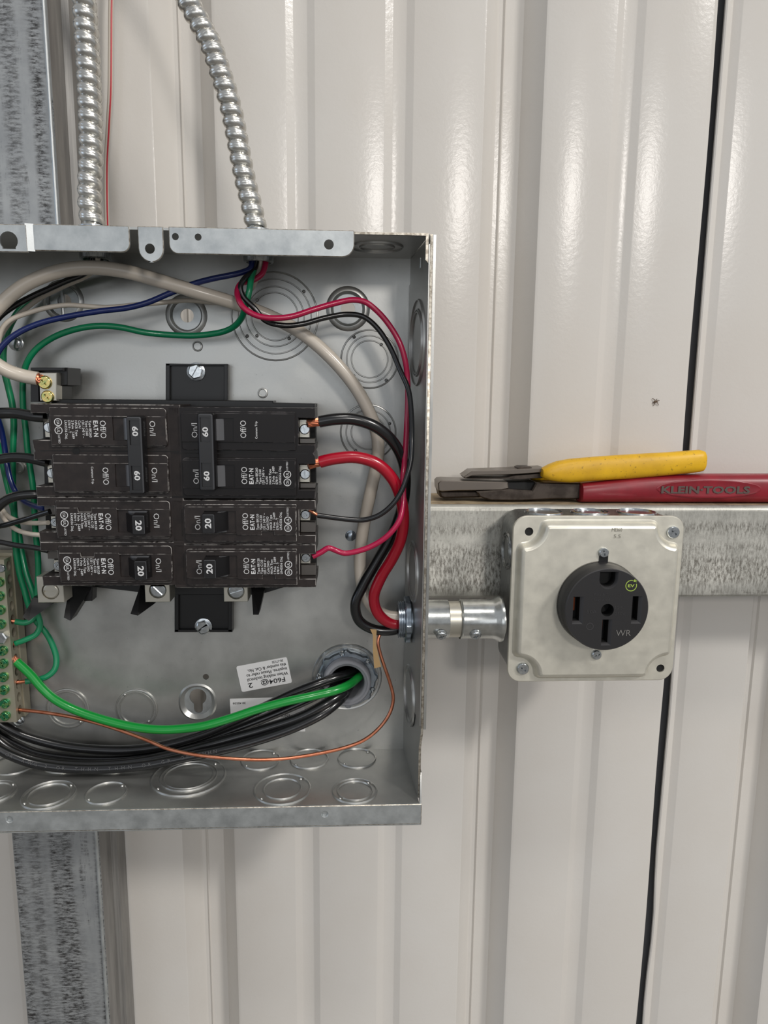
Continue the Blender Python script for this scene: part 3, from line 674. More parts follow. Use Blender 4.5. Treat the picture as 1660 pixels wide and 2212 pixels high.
    if poles == 2:
        va, vb = .0058, .0472; lp = rrect(.0530, va, .0618, vb, .0012); pk = []
        for a, b in ((va + .0022, va + .0152), (vb - .0152, vb - .0022)):
            q = [(.0550, a), (.0602, a), (.0602, b), (.0550, b)]; pk.append(([(ccw(q), .0082), (ccw(q), .0072)], 0))
        mb = MB(); lq = rrect(.0536, va + .0004, .0612, vb - .0004, .0010)
        mb.plate(fr, [(inset(lq, .0006), .0082), (lq, .0077, 1), (lp, .0060), (lp, .0004)], pk)
        hd = part('handle_tie', mb, ['handle', 'handleedge'], t)
        for vv in (va + .0054, vb - .0125): part('rating_number', MB().text(fl.at(vv, .0563, .0073), str(rating), .0029, .0052, 0, .00008, .03), ['print'], hd, smooth=0, kind='stuff')
    else:
        lo, hi = rrect(.0535, .0078, .0612, .0190, .0005), rrect(.0542, .0084, .0606, .0186, .0006)
        mb = MB(); mb.plate(fr, [(inset(hi, .0003), .0085), (hi, .0082, 1), (lo, .0006), (lo, -.003)])
        mb.raw([fr(.0475, .0084, -.002), fr(.0475, .0186, -.002), fr(.0542, .0186, .0075), fr(.0542, .0084, .0075), fr(.056, .0084, -.002), fr(.056, .0186, -.002)], [(0, 1, 2, 3), (0, 3, 4), (1, 5, 2), (0, 4, 5, 1), (4, 3, 2, 5)], 0)
        hd = part('handle', mb, ['handle', 'handleedge'], t)
        part('rating_number', MB().text(fl.at(.0110, .0560, .0085), str(rating), .0032, .0056, 0, .00008, .03), ['print'], hd, smooth=0)
    return t
YBR = .390
OL = U(59.5, 872, YBR); OR = U(683, 1271.5, YBR)
def frL(k): return Fr(OL - Vector((0, 0, PW * k)), (1, 0, 0), (0, 0, -1))
def frR(k): return Fr(OR + Vector((0, 0, PW * k + (.0004 if k >= 2 else 0))), (-1, 0, 0), (0, 0, 1))
breaker(frL(0), 2, 60, 'double 60 amp breaker with tied handle at top of the left column', False)
breaker(frL(2), 1, 20, 'single 20 amp breaker in left column, directly below the double 60 breaker', False)
breaker(frL(3), 1, 20, 'bottom single 20 amp breaker of the left column, above the silver lug', False)
breaker(frR(2), 2, 60, 'double 60 amp breaker of right column feeding thick black and red wires', True)
breaker(frR(1), 1, 20, 'single 20 amp breaker in right column fed by the thin black wire', False)
breaker(frR(0), 1, 20, 'bottom single 20 amp breaker of right column fed by the crimson wire', False)

# ================================================================== NEUTRAL LUG (upper left)
nl = thing('neutral_lug', 'small black terminal holder with silver lug and yellow screws above left breakers', 'terminal lug', U(105, 868, .43))
Y = .416; mb = poly([(66, 794), (146, 794), (146, 832), (126, 834), (126, 868), (66, 868)], Y + .004, -.020, 0, .0003)
poly([(66, 794), (136, 794), (136, 801), (66, 801)], Y, -.004, 0, .0002, mb=mb); poly([(66, 801), (82, 801), (84, 868), (66, 868)], Y, -.004, 0, .0002, mb=mb)
part('holder', mb, ['blackbase'], nl)
lg = part('lug', poly([(84, 805), (122, 805), (122, 866), (86, 866)], Y - .002, -.008, 0, .0003), ['lug'], nl)
for px, py, r in ((96, 826, 14), (102, 857, 13)):
    c = XZ(px, py, Y - .003); part('screw', MB().screw(Fr((c[0], Y - .002, c[1])), R(r, Y), .0016, 'combo', .7), ['brass'], lg, 'yellow zinc screw')

# ================================================================== GROUND BAR
gb = thing('ground_bar', 'tan metal grounding bar with a row of green screws at left edge', 'ground bar', U(10, 1560, .442))
GY = .428; gx = U(8.5, 1212, GY).x; gz1 = U(8, 1209, GY).z; gz0 = U(29, 1560, GY).z
# side face carries holes: u runs to the back, v up
gh = []
FG = Fr((gx, GY, 0), (0, 1, 0), (0, 0, 1), (1, 0, 0)); n_h = 12; gd = .010
zs = [gz1 - .005 - (gz1 - gz0 - .011) * i / (n_h - 1) for i in range(n_h)]
mb = MB(); sd = [(0, gz0), (gd, gz0), (gd, gz1), (0, gz1)]
mb.plate(FG, [(sd, 0), (sd, -.012)], [([(circ(gd * .5, z, .0026, 16, .0031), 0), (circ(gd * .5, z, .0024, 16, .003), -.006)], 1) for z in zs])
part('bar', mb, ['groundbar', 'dirt'], gb)
part('bracket', MB().box(Fr((0, GY + gd, 0)), gx - .014, gz0 - .001, -.008, gx + .0008, gz1 + .002, .0002, .0002), ['groundbar'], gb)
for i, (px, py) in enumerate(((-3, 1258), (-2, 1288), (0, 1318), (1, 1349), (5, 1406), (6, 1434), (7, 1463), (8, 1491), (10, 1520), (11, 1547))):
    c = XZ(px, py, GY - .001); part('ground_screw', MB().screw(Fr((c[0], GY, c[1])), .0031, .0022, 'combo', i * .7), ['greenscrew'], gb, 'green screw')
c = XZ(4, 1376, GY - .001); part('centre_bolt', MB().plate(Fr((c[0], GY, c[1])), [(circ(0, 0, .0034, 6), .004), (circ(0, 0, .0041, 6), .0034), (circ(0, 0, .0041, 6), 0)]), ['zinc'], gb, 'silver hex bolt')
c = XZ(2, 1228, GY - .001); part('end_screw', MB().screw(Fr((c[0], GY, c[1])), .0026, .0016, 'slot', .4), ['zinc'], gb, 'silver screw')

# ================================================================== CONDUIT FITTINGS
def ringpart(fr, prof, name, m, parent, label=None, n=36): return part(name, MB().lathe(fr, prof, n), [m], parent, label)
for k, (c, lab) in enumerate(zip(cn, ('dark conduit connector inside panel top, above the white cable arch', 'dark conduit connector inside panel top where blue, green and crimson wires enter'))):
    zt = ZT - .0012; q = Fr((c.x, .424, zt), (1, 0, 0), (0, 1, 0), (0, 0, -1))
    t = thing('conduit_connector', lab, 'connector', (c.x, .424, ZT), group='conduit connectors in the panel top')
    part('locknut', MB().plate(q, [(circ(0, 0, .0102, 12), .0042), (circ(0, 0, .0112, 12), .0034), (circ(0, 0, .0112, 12), .0003)], [([(circ(0, 0, .0078, 24), .0042), (circ(0, 0, .0078, 24), .0003)], None)]), ['jbox'], t)
    ringpart(q, [(.0085, .0004), (.0085, .0078), (.0080, .0085), (.0070, .0085), (.0066, .0070), (.0066, -.0045), (.0072, -.0045)], 'throat', 'jbox', t)
    q2 = Fr((c.x, .424, ZT), (1, 0, 0), (0, 1, 0), (0, 0, 1))
    ringpart(q2, [(.0098, .0003), (.0098, .003), (.0088, .004), (.0086, .0078), (.0070, .0078)], 'collar', 'zinc', t)

# bushing at lower right of the back sheet
bc = (U(750, 1462, YB).x, U(750, 1462, YB).z)
bt = thing('conduit_bushing', 'large locknut and grey plastic bushing where heavy black cables leave through the back', 'conduit bushing', (bc[0], YB, bc[1]))
q = FB.at(bc[0], bc[1])
ring_r = R(80, YB)
part('knockout_ring', MB().lathe(q, [(ring_r, -.0001), (ring_r - .0004, .0006), (ring_r - .001, .0002), (ring_r - .0022, .0002), (ring_r - .0025, .0006), (R(64, YB), .0006), (R(61, YB), .0002)], 48), ['box'], bt)
nl_ = []
for i in range(64):
    a = 2 * PI * i / 64; rr = .0192 + (.0014 if (i % 8) in (0, 1) else 0); nl_.append((rr * math.cos(a), rr * math.sin(a)))
part('locknut', MB().plate(q, [([(x * .95, y * .95) for x, y in nl_], .0048), (nl_, .0038), (nl_, .0007)], [([(circ(0, 0, .0160, 40), .0048), (circ(0, 0, .0155, 40), .0003)], None)]), ['bluezinc'], bt)
for a in (.75, 1.75, 3.0, 5.9):
    part('locknut_nub', MB().lathe(q.at(.0183 * math.cos(a), .0183 * math.sin(a), .004), [(.0019, 0), (.0018, .0012), (.0012, .0019), (.0006, .0014), (1e-5, .0014)], 14), ['zinc'], bt)
ringpart(q, [(.0158, .0004), (.0158, .0095), (.0155, .0110), (.0148, .0116), (.0136, .0116), (.0130, .0108), (.0124, .0106), (.0116, .0100), (.0112, .0085), (.0112, -.030)], 'bushing', 'plastgrey', bt, 'smooth grey plastic throat', 48)
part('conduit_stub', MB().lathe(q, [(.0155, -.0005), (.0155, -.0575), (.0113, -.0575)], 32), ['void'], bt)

# right hand nipple, coupling and connector to the outlet box
Yn = nip.y; zn = nip.z; n3 = thing('conduit_nipple', 'short silver conduit joining the breaker panel to the square outlet box', 'conduit', (XRF + .01, Yn, zn))
qx = Fr((0, Yn, zn), (0, -1, 0), (0, 0, 1), (1, 0, 0))     # lathe about +x
def xs(px, py=1340, Y=None): return U(px, py, Y or Yn).x
xw = XRB + (YB - Yn) / (YB - YF) * (XRF - XRB)
def lx(prof, name, m, label=None, n=40): return ringpart(qx, [(r, x) for r, x in prof], name, m, n3, label, n)
pr = [(.0098, xw - .0085)]
x = xw - .0085
for i in range(6): pr += [(.0114, x + .0003), (.0114, x + .0007), (.0105, x + .0010), (.0105, x + .0014)]; x += .0014
pr += [(.0105, xw + .0006)]
lx(pr + [(.0105, xw + .004)], 'thread', 'bluezinc')
lx([(.0105, xw - .0084), (.0088, xw - .0084), (.0086, xw + .01)], 'throat', 'plastgrey')
hx = []
for i in range(48):
    a = 2 * PI * i / 48; hx.append(((.0132 + (.0013 if i % 8 in (0, 1, 2) else 0)) * math.cos(a), (.0132 + (.0013 if i % 8 in (0, 1, 2) else 0)) * math.sin(a)))
qn = Fr((xw - .0008, Yn, zn), (0, 1, 0), (0, 0, 1), (-1, 0, 0))
part('locknut', MB().plate(qn, [([(a * .95, b * .95) for a, b in hx], .0036), (hx, .0030), (hx, .0002)], [([(circ(0, 0, .0110, 36), .0036), (circ(0, 0, .0110, 36), .0002)], None)]), ['bluezinc'], n3)
JX = U(1106, 1300, .413).x
xb_ = xs(1084); RC = .0121
lx([(.0125, xw + .0022), (.0125, xw + .006), (RC, xw + .0065), (RC, xs(968) - .0004), (RC - .0003, xs(968)), (.0108, xs(968))], 'coupling', 'emt')
lx([(.0113, xs(967)), (.0113, xs(998))], 'tube', 'lug', 'dull bare tube')
lx([(.0108, xs(996)), (RC + .0001, xs(996) + .0003), (RC + .0001, xs(1060)), (RC + .0006, xs(1066)), (RC + .0018, xs(1074)), (RC + .0022, xs(1078)), (RC + .0022, xs(1083)), (RC + .0015, xs(1085)), (.009, xs(1085))], 'connector', 'emt')
lx([(RC + .0003, xs(993)), (RC + .0006, xs(995)), (RC + .0003, xs(997))], 'rim', 'emt')
for px, py in ((954, 1361), (1028, 1359)):
    dn = Vector((0, -.86, -.5)).normalized(); xx = U(px, py, Yn - .0105).x; o = Vector((xx, Yn, zn)) + dn * (RC - .0002)
    part('set_screw', MB().lathe(Fr(o, (1, 0, 0), dn.cross(Vector((1, 0, 0))), dn), [(.0037, 0), (.0036, .001), (.003, .0014)], 20).screw(Fr(o + dn * .001, (1, 0, 0), dn.cross(Vector((1, 0, 0))), dn), .0033, .0015, 'cross', .5), ['zinc'], n3)

# ================================================================== OUTLET BOX
YC = .413
p_tl = U(1109.6, 1114, YC); p_br = U(1455, 1472, YC); p_tr = U(1476, 1114, YC); p_bl = U(1095, 1468.5, YC)
jx0 = (p_tl.x + p_bl.x) / 2; jx1 = (p_tr.x + p_br.x) / 2; jz1 = (p_tl.z + p_tr.z) / 2; jz0 = (p_bl.z + p_br.z) / 2
jb = thing('outlet_box', 'square galvanised metal outlet box mounted on the horizontal rail', 'outlet box', ((jx0 + jx1) / 2, YR, (jz0 + jz1) / 2))
FC = Fr((0, YC, 0)); i_ = .0012
out = rrect(jx0 + i_, jz0 + i_, jx1 - i_, jz1 - i_, .010, 7)
inn = inset(out, .0015)
mb = MB(); mb.plate(FC, [(inset(out, .0012), -.0008), (out, -.0009), (out, -.033), (inset(out, .002), -.0368), (inset(out, .004), -.0385)])
part('box_body', mb, ['jbox'], jb)
for px, py, rad in ((1157, 1096, (.0112,)), (1252, 1096, (.0112, .009)), (1350, 1097, (.0112,))):
    p = UZ(px, py, jz1 - i_); part('knockout', ko_mesh(Fr((p.x, YC + .0185, jz1 - i_ + .0001), (1, 0, 0), (0, 1, 0), (0, 0, 1)), rad), ['zinc'], jb)
part('knockout', ko_mesh(Fr((jx0 + i_ - .0001, YC + .0185, U(1090, 1190, .43).z), (0, 1, 0), (0, 0, 1), (-1, 0, 0)), (.0112, .009)), ['jbox'], jb)
# cover with pressed-up centre and four dished corners
cvr = thing('cover_plate', 'raised square metal cover plate screwed onto the outlet box', 'cover plate', ((jx0 + jx1) / 2, YC, (jz0 + jz1) / 2))
scr = [(1143, 1148, 'hole'), (1453, 1149, 'screw'), (1129, 1442.5, 'screw'), (1426.6, 1443, 'hole')]
oc = U(1312, 1317.5, .393); OCX, OCZ = oc.x, oc.z; ORD = R(97, .393)
def raised(d, rb):
    """rounded square with concave bites at the corners"""
    x0, x1, z0, z1 = jx0 + d, jx1 - d, jz0 + d, jz1 - d; pts = []
    B = .0150 - d * .3; rc = .0035
    for cx, cz, sx, sz, a0 in ((x0, z0, 1, 1, 0), (x1, z0, -1, 1, 1), (x1, z1, -1, -1, 2), (x0, z1, 1, -1, 3)):
        loc = []                                   # from one side to the next around the corner, local (s,t) with s along x
        k = 5
        # convex shoulder on the vertical side
        for i in range(k + 1): a = PI + i / k * -PI / 2 * .9; loc.append((rc + rc * math.cos(a), B + rb + .0035 + rc * math.sin(a) * -1 * -1 - rc))
        loc = [(0, B + .0045), (.0006, B + .0025), (.0022, B + .0010)]
        for i in range(9):
            a = PI / 2 - i / 8 * PI / 2; loc.append((.0022 + (B - .0022 + .0010) * math.sin(PI / 2 - a) * 1.0, 0))
        arc = []
        for i in range(11):
            a = i / 10 * PI / 2; arc.append((.0035 + (B - .0040) * math.sin(a), .0035 + (B - .0040) * math.cos(a)))
        loc = [(0, B + .0045), (.0004, B + .0022), (.0016, B + .0004)] + arc + [(B + .0004, .0016), (B + .0022, .0004), (B + .0045, 0)]
        pp = [(cx + sx * s_, cz + sz * t_) for s_, t_ in loc]
        if (sx * sz) < 0: pp = list(reversed(pp))
        pts += pp
    return ccw(pts)
FCc = Fr((0, YC, 0)); co_ = rrect(jx0, jz0, jx1, jz1, .0085, 8)
ra = raised(.0022, 0)
hs = [(circ(*XZ(px, py, YC), .0026, 18), k) for px, py, k in scr]
mb = MB()
# flange ring: outer outline with the raised island cut out and holes in the ears
mb.plate(FCc, [(inset(co_, .0005), .0006), (co_, .0002), (co_, -.0006)], [([(ra, .0006), (inset(ra, .0008), .0012), (inset(ra, .0016), .0030), (inset(ra, .0024), .0048), (inset(ra, .0034), .0058), (inset(ra, .0046), .0062)], None)] + [([(ccw(h), .0006), (ccw(h), -.0006)], None) for h, k in hs], 0, bottom=False)
top = inset(ra, .0046)
mb.plate(FCc, [(top, .0062)], [([(circ(OCX, OCZ, ORD + .0012, 56), .0062), (circ(OCX, OCZ, ORD + .0005, 56), .0058), (circ(OCX, OCZ, ORD + .0005, 56), .003)], None)], 0, bottom=False)
part('plate', mb, ['cover'], cvr, smooth=55)
for (px, py, k) in scr:
    c = XZ(px, py, YC)
    if k == 'screw': part('screw', MB().screw(Fr((c[0], YC - .0006, c[1])), .0039, .0018, 'combo', .9), ['zinc'], cvr)
    else: part('screw_hole', MB().lathe(Fr((c[0], YC + .0004, c[1])), [(.0030, 0), (1e-5, 0)], 16), ['void'], cvr)
part('stamped_mark', MB().text(FCc.at(*XZ(1322, 1148, YC - .006), .0063, 0).at(0, 0), 'MEI60', .0022, .0062, 0, .0001, 0).text(FCc.at(*XZ(1326, 1162, YC - .006), .0063), '5.5', .0022, .0042, 0, .0001, 0), ['stamp'], cvr, smooth=0)

# ================================================================== POWER OUTLET
YO = .393; FO = Fr((0, YO, 0))
ol = thing('power_outlet', 'round black four-slot power outlet with green EV mark in the cover plate', 'power outlet', (OCX, YC, OCZ))
def sl(x0, y0, x1, y1, b): # slot in px of the front plane, b = bevel px on right and bottom
    a = XZ(x0, y1, YO); c = XZ(x1, y0, YO); q = R(b, YO)
    inner = [a, (c[0], a[1]), c, (a[0], c[1])]; outer = [(a[0] - q * .15, a[1] - q * .8), (c[0] + q, a[1] - q * .8), (c[0] + q, c[1] + q * .15), (a[0] - q * .15, c[1] + q * .15)]
    return ([(ccw(outer), 0), (ccw(inner), -.0018, 1), (ccw(inner), -.0085, 2)], 2)
H = [sl(1238, 1290, 1256, 1343, 7), sl(1365, 1289, 1383, 1342, 7), sl(1300, 1339, 1318, 1390, 6)]
c = XZ(1313, 1318, YO); H.append(([(circ(c[0], c[1], .0038, 24), 0), (circ(c[0], c[1], .0037, 24), -.0085, 2)], 2))
def ush(d):
    a = XZ(1298, 1236, YO); b = XZ(1331, 1269, YO); r = (b[0] - a[0]) / 2; cx = (a[0] + b[0]) / 2; q = R(d, YO)
    pts = [(a[0] - q * .2, a[1] + q * .15), (b[0] + q, a[1] + q * .15)][::-1]; arc = []
    for i in range(13):
        t_ = PI + PI * i / 12; arc.append((cx + (r + q * (.9 if i > 4 else .3)) * math.cos(t_), b[1] + r + (r + q * .8) * math.sin(t_)))
    return ccw([pts[1]] + arc + [pts[0]])
H.append(([(ush(5), 0), (ush(0), -.0018, 1), (ush(0), -.0085, 2)], 2))
mb = MB(); mb.plate(FO, [(circ(OCX, OCZ, ORD - .0005, 72), 0), (circ(OCX, OCZ, ORD, 72), -.0006, 1), (circ(OCX, OCZ, ORD, 72), -.0055), (circ(OCX, OCZ, ORD + .0005, 72), -.0062), (circ(OCX, OCZ, ORD + .0006, 72), -.019)], H)
part('face', mb, ['outlet', 'outletb', 'void'], ol)
mb = MB()
for x0, y0, x1, y1 in ((1239, 1292, 1245, 1320), (1366, 1296, 1370, 1318), (1301, 1342, 1305, 1362)):
    a = XZ(x0, y1, YO + .005); c = XZ(x1, y0, YO + .005); mb.box(Fr((0, YO + .0068, 0)), a[0], a[1], -.001, c[0], c[1], 0)
part('contact', mb, ['darkcopper'], ol, 'copper contacts deep in the slots')
for px, py, zt in ((1305.5, 1194, -.0042), (1290, 1415, .0)):
    c = XZ(px, py, YC - .0075); part('screw', MB().screw(Fr((c[0], YC - .0063, c[1])), .0031, .0018, 'combo', .3 if zt else 1.9), ['zinc'], ol)
a = XZ(1296, 1222, YC - .008); b = XZ(1317, 1192, YC - .008)
part('strap_tab', MB().slab(Fr((0, YC - .0062, 0)), rrect(a[0], a[1], b[0], b[1], .0014), 0, .0006), ['blackbase'], ol)
a = XZ(1282, 1418, YC - .008); b = XZ(1300, 1400, YC - .008)
c = XZ(1364, 1265, YO); q = FO.at(c[0], c[1], .0001); rr = .0034
mb = MB(); ao, ai = [], []
for i in range(31):
    a = .95 - (2 * PI - .75) * i / 30 if False else (PI * .42 + (2 * PI - .95) * i / 30); ao.append((rr * math.cos(a), rr * math.sin(a))); ai.append((rr * .86 * math.cos(a), rr * .86 * math.sin(a)))
mb.slab(q, ao + ai[::-1], 0, .00008); mb.text(q.at(0, -.00085), 'EV', .0017, .0040, 0, .0001, .03, 'c')
mb.slab(q, [(.0010, .0030), (.0016, .0022), (.0024, .0026), (.0026, .0034), (.0018, .0038)], 0, .0001); mb.slab(q, [(.0024, .0030), (.0032, .0026), (.0033, .0029), (.0025, .0034)], 0, .0001); mb.slab(q, [(.0022, .0024), (.0030, .0020), (.0031, .0022), (.0024, .0027)], 0, .0001)
part('ev_mark', mb, ['logo'], ol, 'lime green EV mark in a plug ring', smooth=0)
part('wr_mark', MB().text(FO.at(*XZ(1331, 1374, YO), .0001), 'WR', .0039, .0088, 0, .0001, -.012), ['wr'], ol, 'grey WR lettering', smooth=0)
mb = MB(); 
for px, py, t_, hg, ln in ((1284, 1287, 'Pass & Seymour', .0017, .0160), (1284, 1298, 'legrand', .0017, .0090), (1268, 1325, '50A', .0022, .0058), (1329, 1316, '125/', .0020, .0056), (1329, 1329, '250V', .0020, .0060)): mb.text(FO.at(*XZ(px, py, YO), .00005), t_, hg, ln, 0, .0001, -.01)
c = XZ(1275, 1353, YO); mb.plate(FO.at(*c), [(circ(0, 0, .0022, 20), .0001), (circ(0, 0, .0022, 20), 0)], [([(circ(0, 0, .0018, 20), .0001), (circ(0, 0, .0018, 20), 0)], None)], bottom=False); mb.text(FO.at(c[0], c[1] - .0007), 'UL', .0014, .0022, 0, .0001, 0, 'c')
part('embossed_text', mb, ['emboss'], ol, smooth=0)

# ================================================================== WIRES
def P3(l): return [U(x, y, z) for x, y, z in l]
def wire(pts, dpx, m, label, cat='wire', name='wire', group=None, Yref=.42, n=12, ends=None, sub=6):
    """ends: list of (points, kind) bare copper tails"""
    r = R(dpx, Yref) / 2; pp = P3(pts); mb = MB().tube(pp, r, n, sub=sub)
    if not ends: return single(name, mb, [m], label, cat, group)
    t = thing(name, label, cat, pp[0], group); part('insulation', mb, [m], t)
    for e, strands, rad in ends:
        ep = P3(e)
        if strands == 1: part('bare_end', MB().tube(ep, rad, 10), ['copper'], t, 'bare copper end'); continue
        a, b = ep[0], ep[-1]; ax = (b - a).normalized(); s1 = ax.cross(Vector((0, 1, 0))).normalized(); s2 = ax.cross(s1)
        rs = rad / (1 + strands * .10) * .62; mm = MB()
        for k in range(strands):
            ang = 2 * PI * k / strands; rr = rad * .72; q = []
            for i in range(5):
                tt = i / 4; an = ang + tt * 1.0; q.append(a.lerp(b, tt) + (s1 * math.cos(an) + s2 * math.sin(an)) * rr * (1 - .15 * tt))
            mm.tube(q, rs, 6, sub=2)
        mm.tube([a, b], rad * .6, 8, sub=0)
        part('bare_end', mm, ['copper'], t, 'stranded bare copper end')
    return t
# heavy white neutral: lug -> off frame left -> arch over the breakers -> down to the nipple
wire([(82, 818, .4145), (50, 812, .414), (15, 800, .412), (-20, 775, .410), (-40, 735, .410), (-25, 690, .411), (5, 655, .412), (55, 615, .413), (120, 588, .413), (190, 578, .413), (270, 586, .414), (350, 608, .416), (430, 632, .419), (510, 656, .424), (585, 684, .428), (650, 718, .429), (712, 770, .429), (765, 832, .430), (798, 890, .431), (815, 940, .432), (817, 985, .432), (806, 1040, .433), (792, 1105, .434), (781, 1170, .435), (778, 1225, .434), (786, 1275, .432), (805, 1310, .429), (835, 1330, .426), (885, 1335, .4255)],
     28, 'wwhite', 'thick white cable arching over the breakers from yellow-screwed lug to right side', ends=[([(82, 818, .4145), (90, 821, .4140)], 9, .0032)])
# heavy black and red from the right hand double breaker
wire([(690, 911, .400), (722, 906, .400), (765, 906, .401), (812, 922, .403), (850, 955, .407), (872, 1000, .412), (876, 1050, .418), (868, 1100, .422), (846, 1158, .424), (815, 1212, .425), (786, 1262, .425), (768, 1305, .425), (776, 1340, .426), (805, 1358, .427), (840, 1362, .4275), (885, 1352, .428)],
     24, 'wblack', 'thick black wire from the upper terminal of right double 60 breaker', ends=[([(694, 911, .400), (664, 915, .3975)], 9, .0024)])
wire([(692, 998, .400), (722, 991, .399), (770, 988, .399), (815, 1002, .400), (848, 1034, .402), (866, 1075, .405), (872, 1120, .409), (866, 1165, .413), (848, 1206, .416), (824, 1246, .419), (808, 1290, .421), (818, 1326, .422), (845, 1346, .423), (885, 1346, .424)],
     25, 'wred', 'thick red wire curving from the lower terminal of right double 60 breaker', ends=[([(696, 997, .400), (666, 1006, .3975)], 9, .0024)])
# thin wires from the second connector
wire([(556, 560, .4235), (548, 585, .418), (530, 600, .413), (520, 618, .411), (525, 639, .4105), (550, 666, .4105), (574, 693, .4115), (611, 703, .413), (653, 700, .415), (701, 687, .417), (749, 679, .419), (785, 684, .419), (815, 708, .418), (843, 750, .416), (864, 798, .413), (883, 843, .408), (889, 892, .403), (890, 945, .399), (888, 994, .397), (879, 1030, .3955), (866, 1064, .395), (847, 1091, .395), (819, 1113, .396), (786, 1123, .397), (754, 1122, .397), (713, 1117, .397), (686, 1113, .397)],
     11, 'wblack', 'thin black wire looping from the top connector down to the right 20 breaker', ends=[([(688, 1113, .397), (680, 1109, .397), (668, 1101, .3965)], 1, .0010)])
wire([(575, 560, .4235), (573, 574, .4225), (566, 592, .421), (545, 606, .419), (522, 612, .415), (513, 628, .411), (515, 645, .4085), (527, 665, .4065), (553, 681, .4062), (586, 687, .4064), (629, 684, .408), (677, 669, .410), (725, 655, .412), (761, 648, .413), (788, 652, .413), (812, 669, .413), (839, 699, .412), (864, 741, .411), (876, 780, .411), (881, 822, .412), (881, 880, .411), (879, 921, .410), (877, 961, .409), (874, 1002, .407), (871, 1030, .403), (872, 1062, .400), (871, 1091, .398), (863, 1124, .396), (845, 1150, .396), (824, 1168, .397), (796, 1183, .398), (767, 1192, .398), (744, 1195, .398), (728, 1190, .398), (710, 1184, .397), (694, 1193, .397), (676, 1202, .397)],
     12, 'wpink', 'thin crimson wire looping from the top connector to the bottom right breaker')
wire([(545, 560, .4215), (541, 580, .418), (524, 588, .416), (500, 594, .415), (460, 602, .416), (419, 613, .418), (388, 625, .419), (361, 636, .418), (318, 654, .417), (275, 665, .417), (217, 672, .417), (145, 684, .417), (87, 698, .416), (43, 717, .415), (14, 738, .414), (-6, 765, .414), (-20, 820, .418), (-12, 880, .424), (2, 925, .428), (9, 960, .430), (14, 994, .430), (22, 1035, .428), (34, 1062, .426), (51, 1082, .421), (72, 1092, .414), (98, 1100, .404)],
     12, 'wblue', 'blue wire sweeping across the panel top and down behind the left black wires')
wire([(564, 560, .423), (561, 580, .424), (553, 606, .428), (540, 628, .434), (515, 645, .438), (480, 654, .440), (405, 649, .438), (347, 654, .434), (289, 659, .430), (231, 664, .426), (180, 661, .424), (145, 659, .423), (101, 665, .421), (58, 677, .419), (23, 691, .417), (4, 712, .417), (-6, 760, .418), (-18, 850, .424), (-15, 1000, .428), (-8, 1080, .427), (4, 1112, .424), (20, 1133, .420), (40, 1146, .415), (63, 1153, .410), (88, 1156, .404)],
     10, 'wwhite', 'thin white wire running below the white arch, alongside the blue wire')
wire([(553, 560, .4265), (551, 576, .421), (543, 602, .415), (538, 633, .412), (530, 664, .414), (522, 687, .420), (505, 706, .427), (484, 716, .432), (460, 721, .435), (419, 725, .436), (361, 723, .435), (312, 718, .432), (260, 707, .430), (217, 704, .429), (173, 709, .429), (121, 726, .430), (81, 752, .431), (60, 780, .432), (51, 810, .433), (50, 876, .434), (56, 930, .434), (60, 974, .434), (67, 1021, .434), (72, 1057, .434), (76, 1136, .434), (82, 1202, .434), (83, 1237, .434), (80, 1286, .434), (78, 1310, .435), (83, 1330, .436), (87, 1350, .436), (78, 1370, .435), (57, 1381, .434), (34, 1390, .434)],
     13, 'wgreen', 'green wire dipping from the top connector then running down beside the left breakers', ends=[([(38, 1388, .434), (24, 1392, .433)], 1, .0011)])
# wires from the first connector
wire([(200, 556, .424), (196, 575, .426), (180, 592, .428), (145, 606, .427), (105, 624, .425), (72, 639, .423), (29, 662, .421), (0, 684, .420), (-30, 730, .420), (-40, 900, .422), (-40, 1080, .420), (-18, 1135, .416), (5, 1135, .412), (36, 1127, .408), (72, 1116, .403), (108, 1105, .399)],
     12, 'wblack', 'thin black wire from left connector passing under the white arch to left 20 breaker')
wire([(212, 556, .4235), (208, 572, .426), (196, 590, .430), (176, 602, .432), (145, 615, .433), (116, 629, .433), (85, 645, .432), (50, 672, .432), (15, 705, .432), (-12, 760, .432), (-18, 900, .431), (-14, 1040, .430), (4, 1098, .427), (18, 1115, .423), (45, 1127, .416), (72, 1130, .411), (104, 1129, .403)],
     10, 'wwhite', 'thin white wire hidden by the arch near the left connector, ending in a left breaker')
wire([(205, 556, .4285), (196, 578, .433), (165, 600, .4395), (120, 620, .442), (85, 638, .442), (58, 655, .441), (35, 680, .440), (18, 712, .439), (8, 749, .439), (8, 793, .439), (18, 836, .439), (27, 876, .439), (30, 912, .439), (28, 975, .438), (28, 1055, .438), (31, 1111, .438), (33, 1165, .438), (36, 1200, .438), (42, 1237, .438), (53, 1275, .438), (63, 1309, .438), (78, 1341, .440), (99, 1366, .441), (114, 1394, .441), (122, 1423, .440), (118, 1446, .438), (102, 1461, .436), (85, 1467, .435), (56, 1472, .434)],
     14, 'wgreen', 'green wire looping out right below left breakers before reaching the ground bar', ends=[([(60, 1471, .434), (44, 1473, .434), (30, 1474, .433)], 1, .0011)])
wire([(-30, 890, .441), (-5, 960, .442), (14, 1040, .442), (26, 1090, .4415), (40, 1147, .4405), (48, 1195, .440), (57, 1237, .438), (70, 1275, .437), (77, 1300, .437), (79, 1322, .436), (70, 1338, .435), (55, 1345, .434), (34, 1343, .434)],
     13, 'wgreen', 'green wire ending highest on the ground bar, behind the leftmost black prong', ends=[([(38, 1343, .434), (22, 1341, .433)], 1, .0011)])
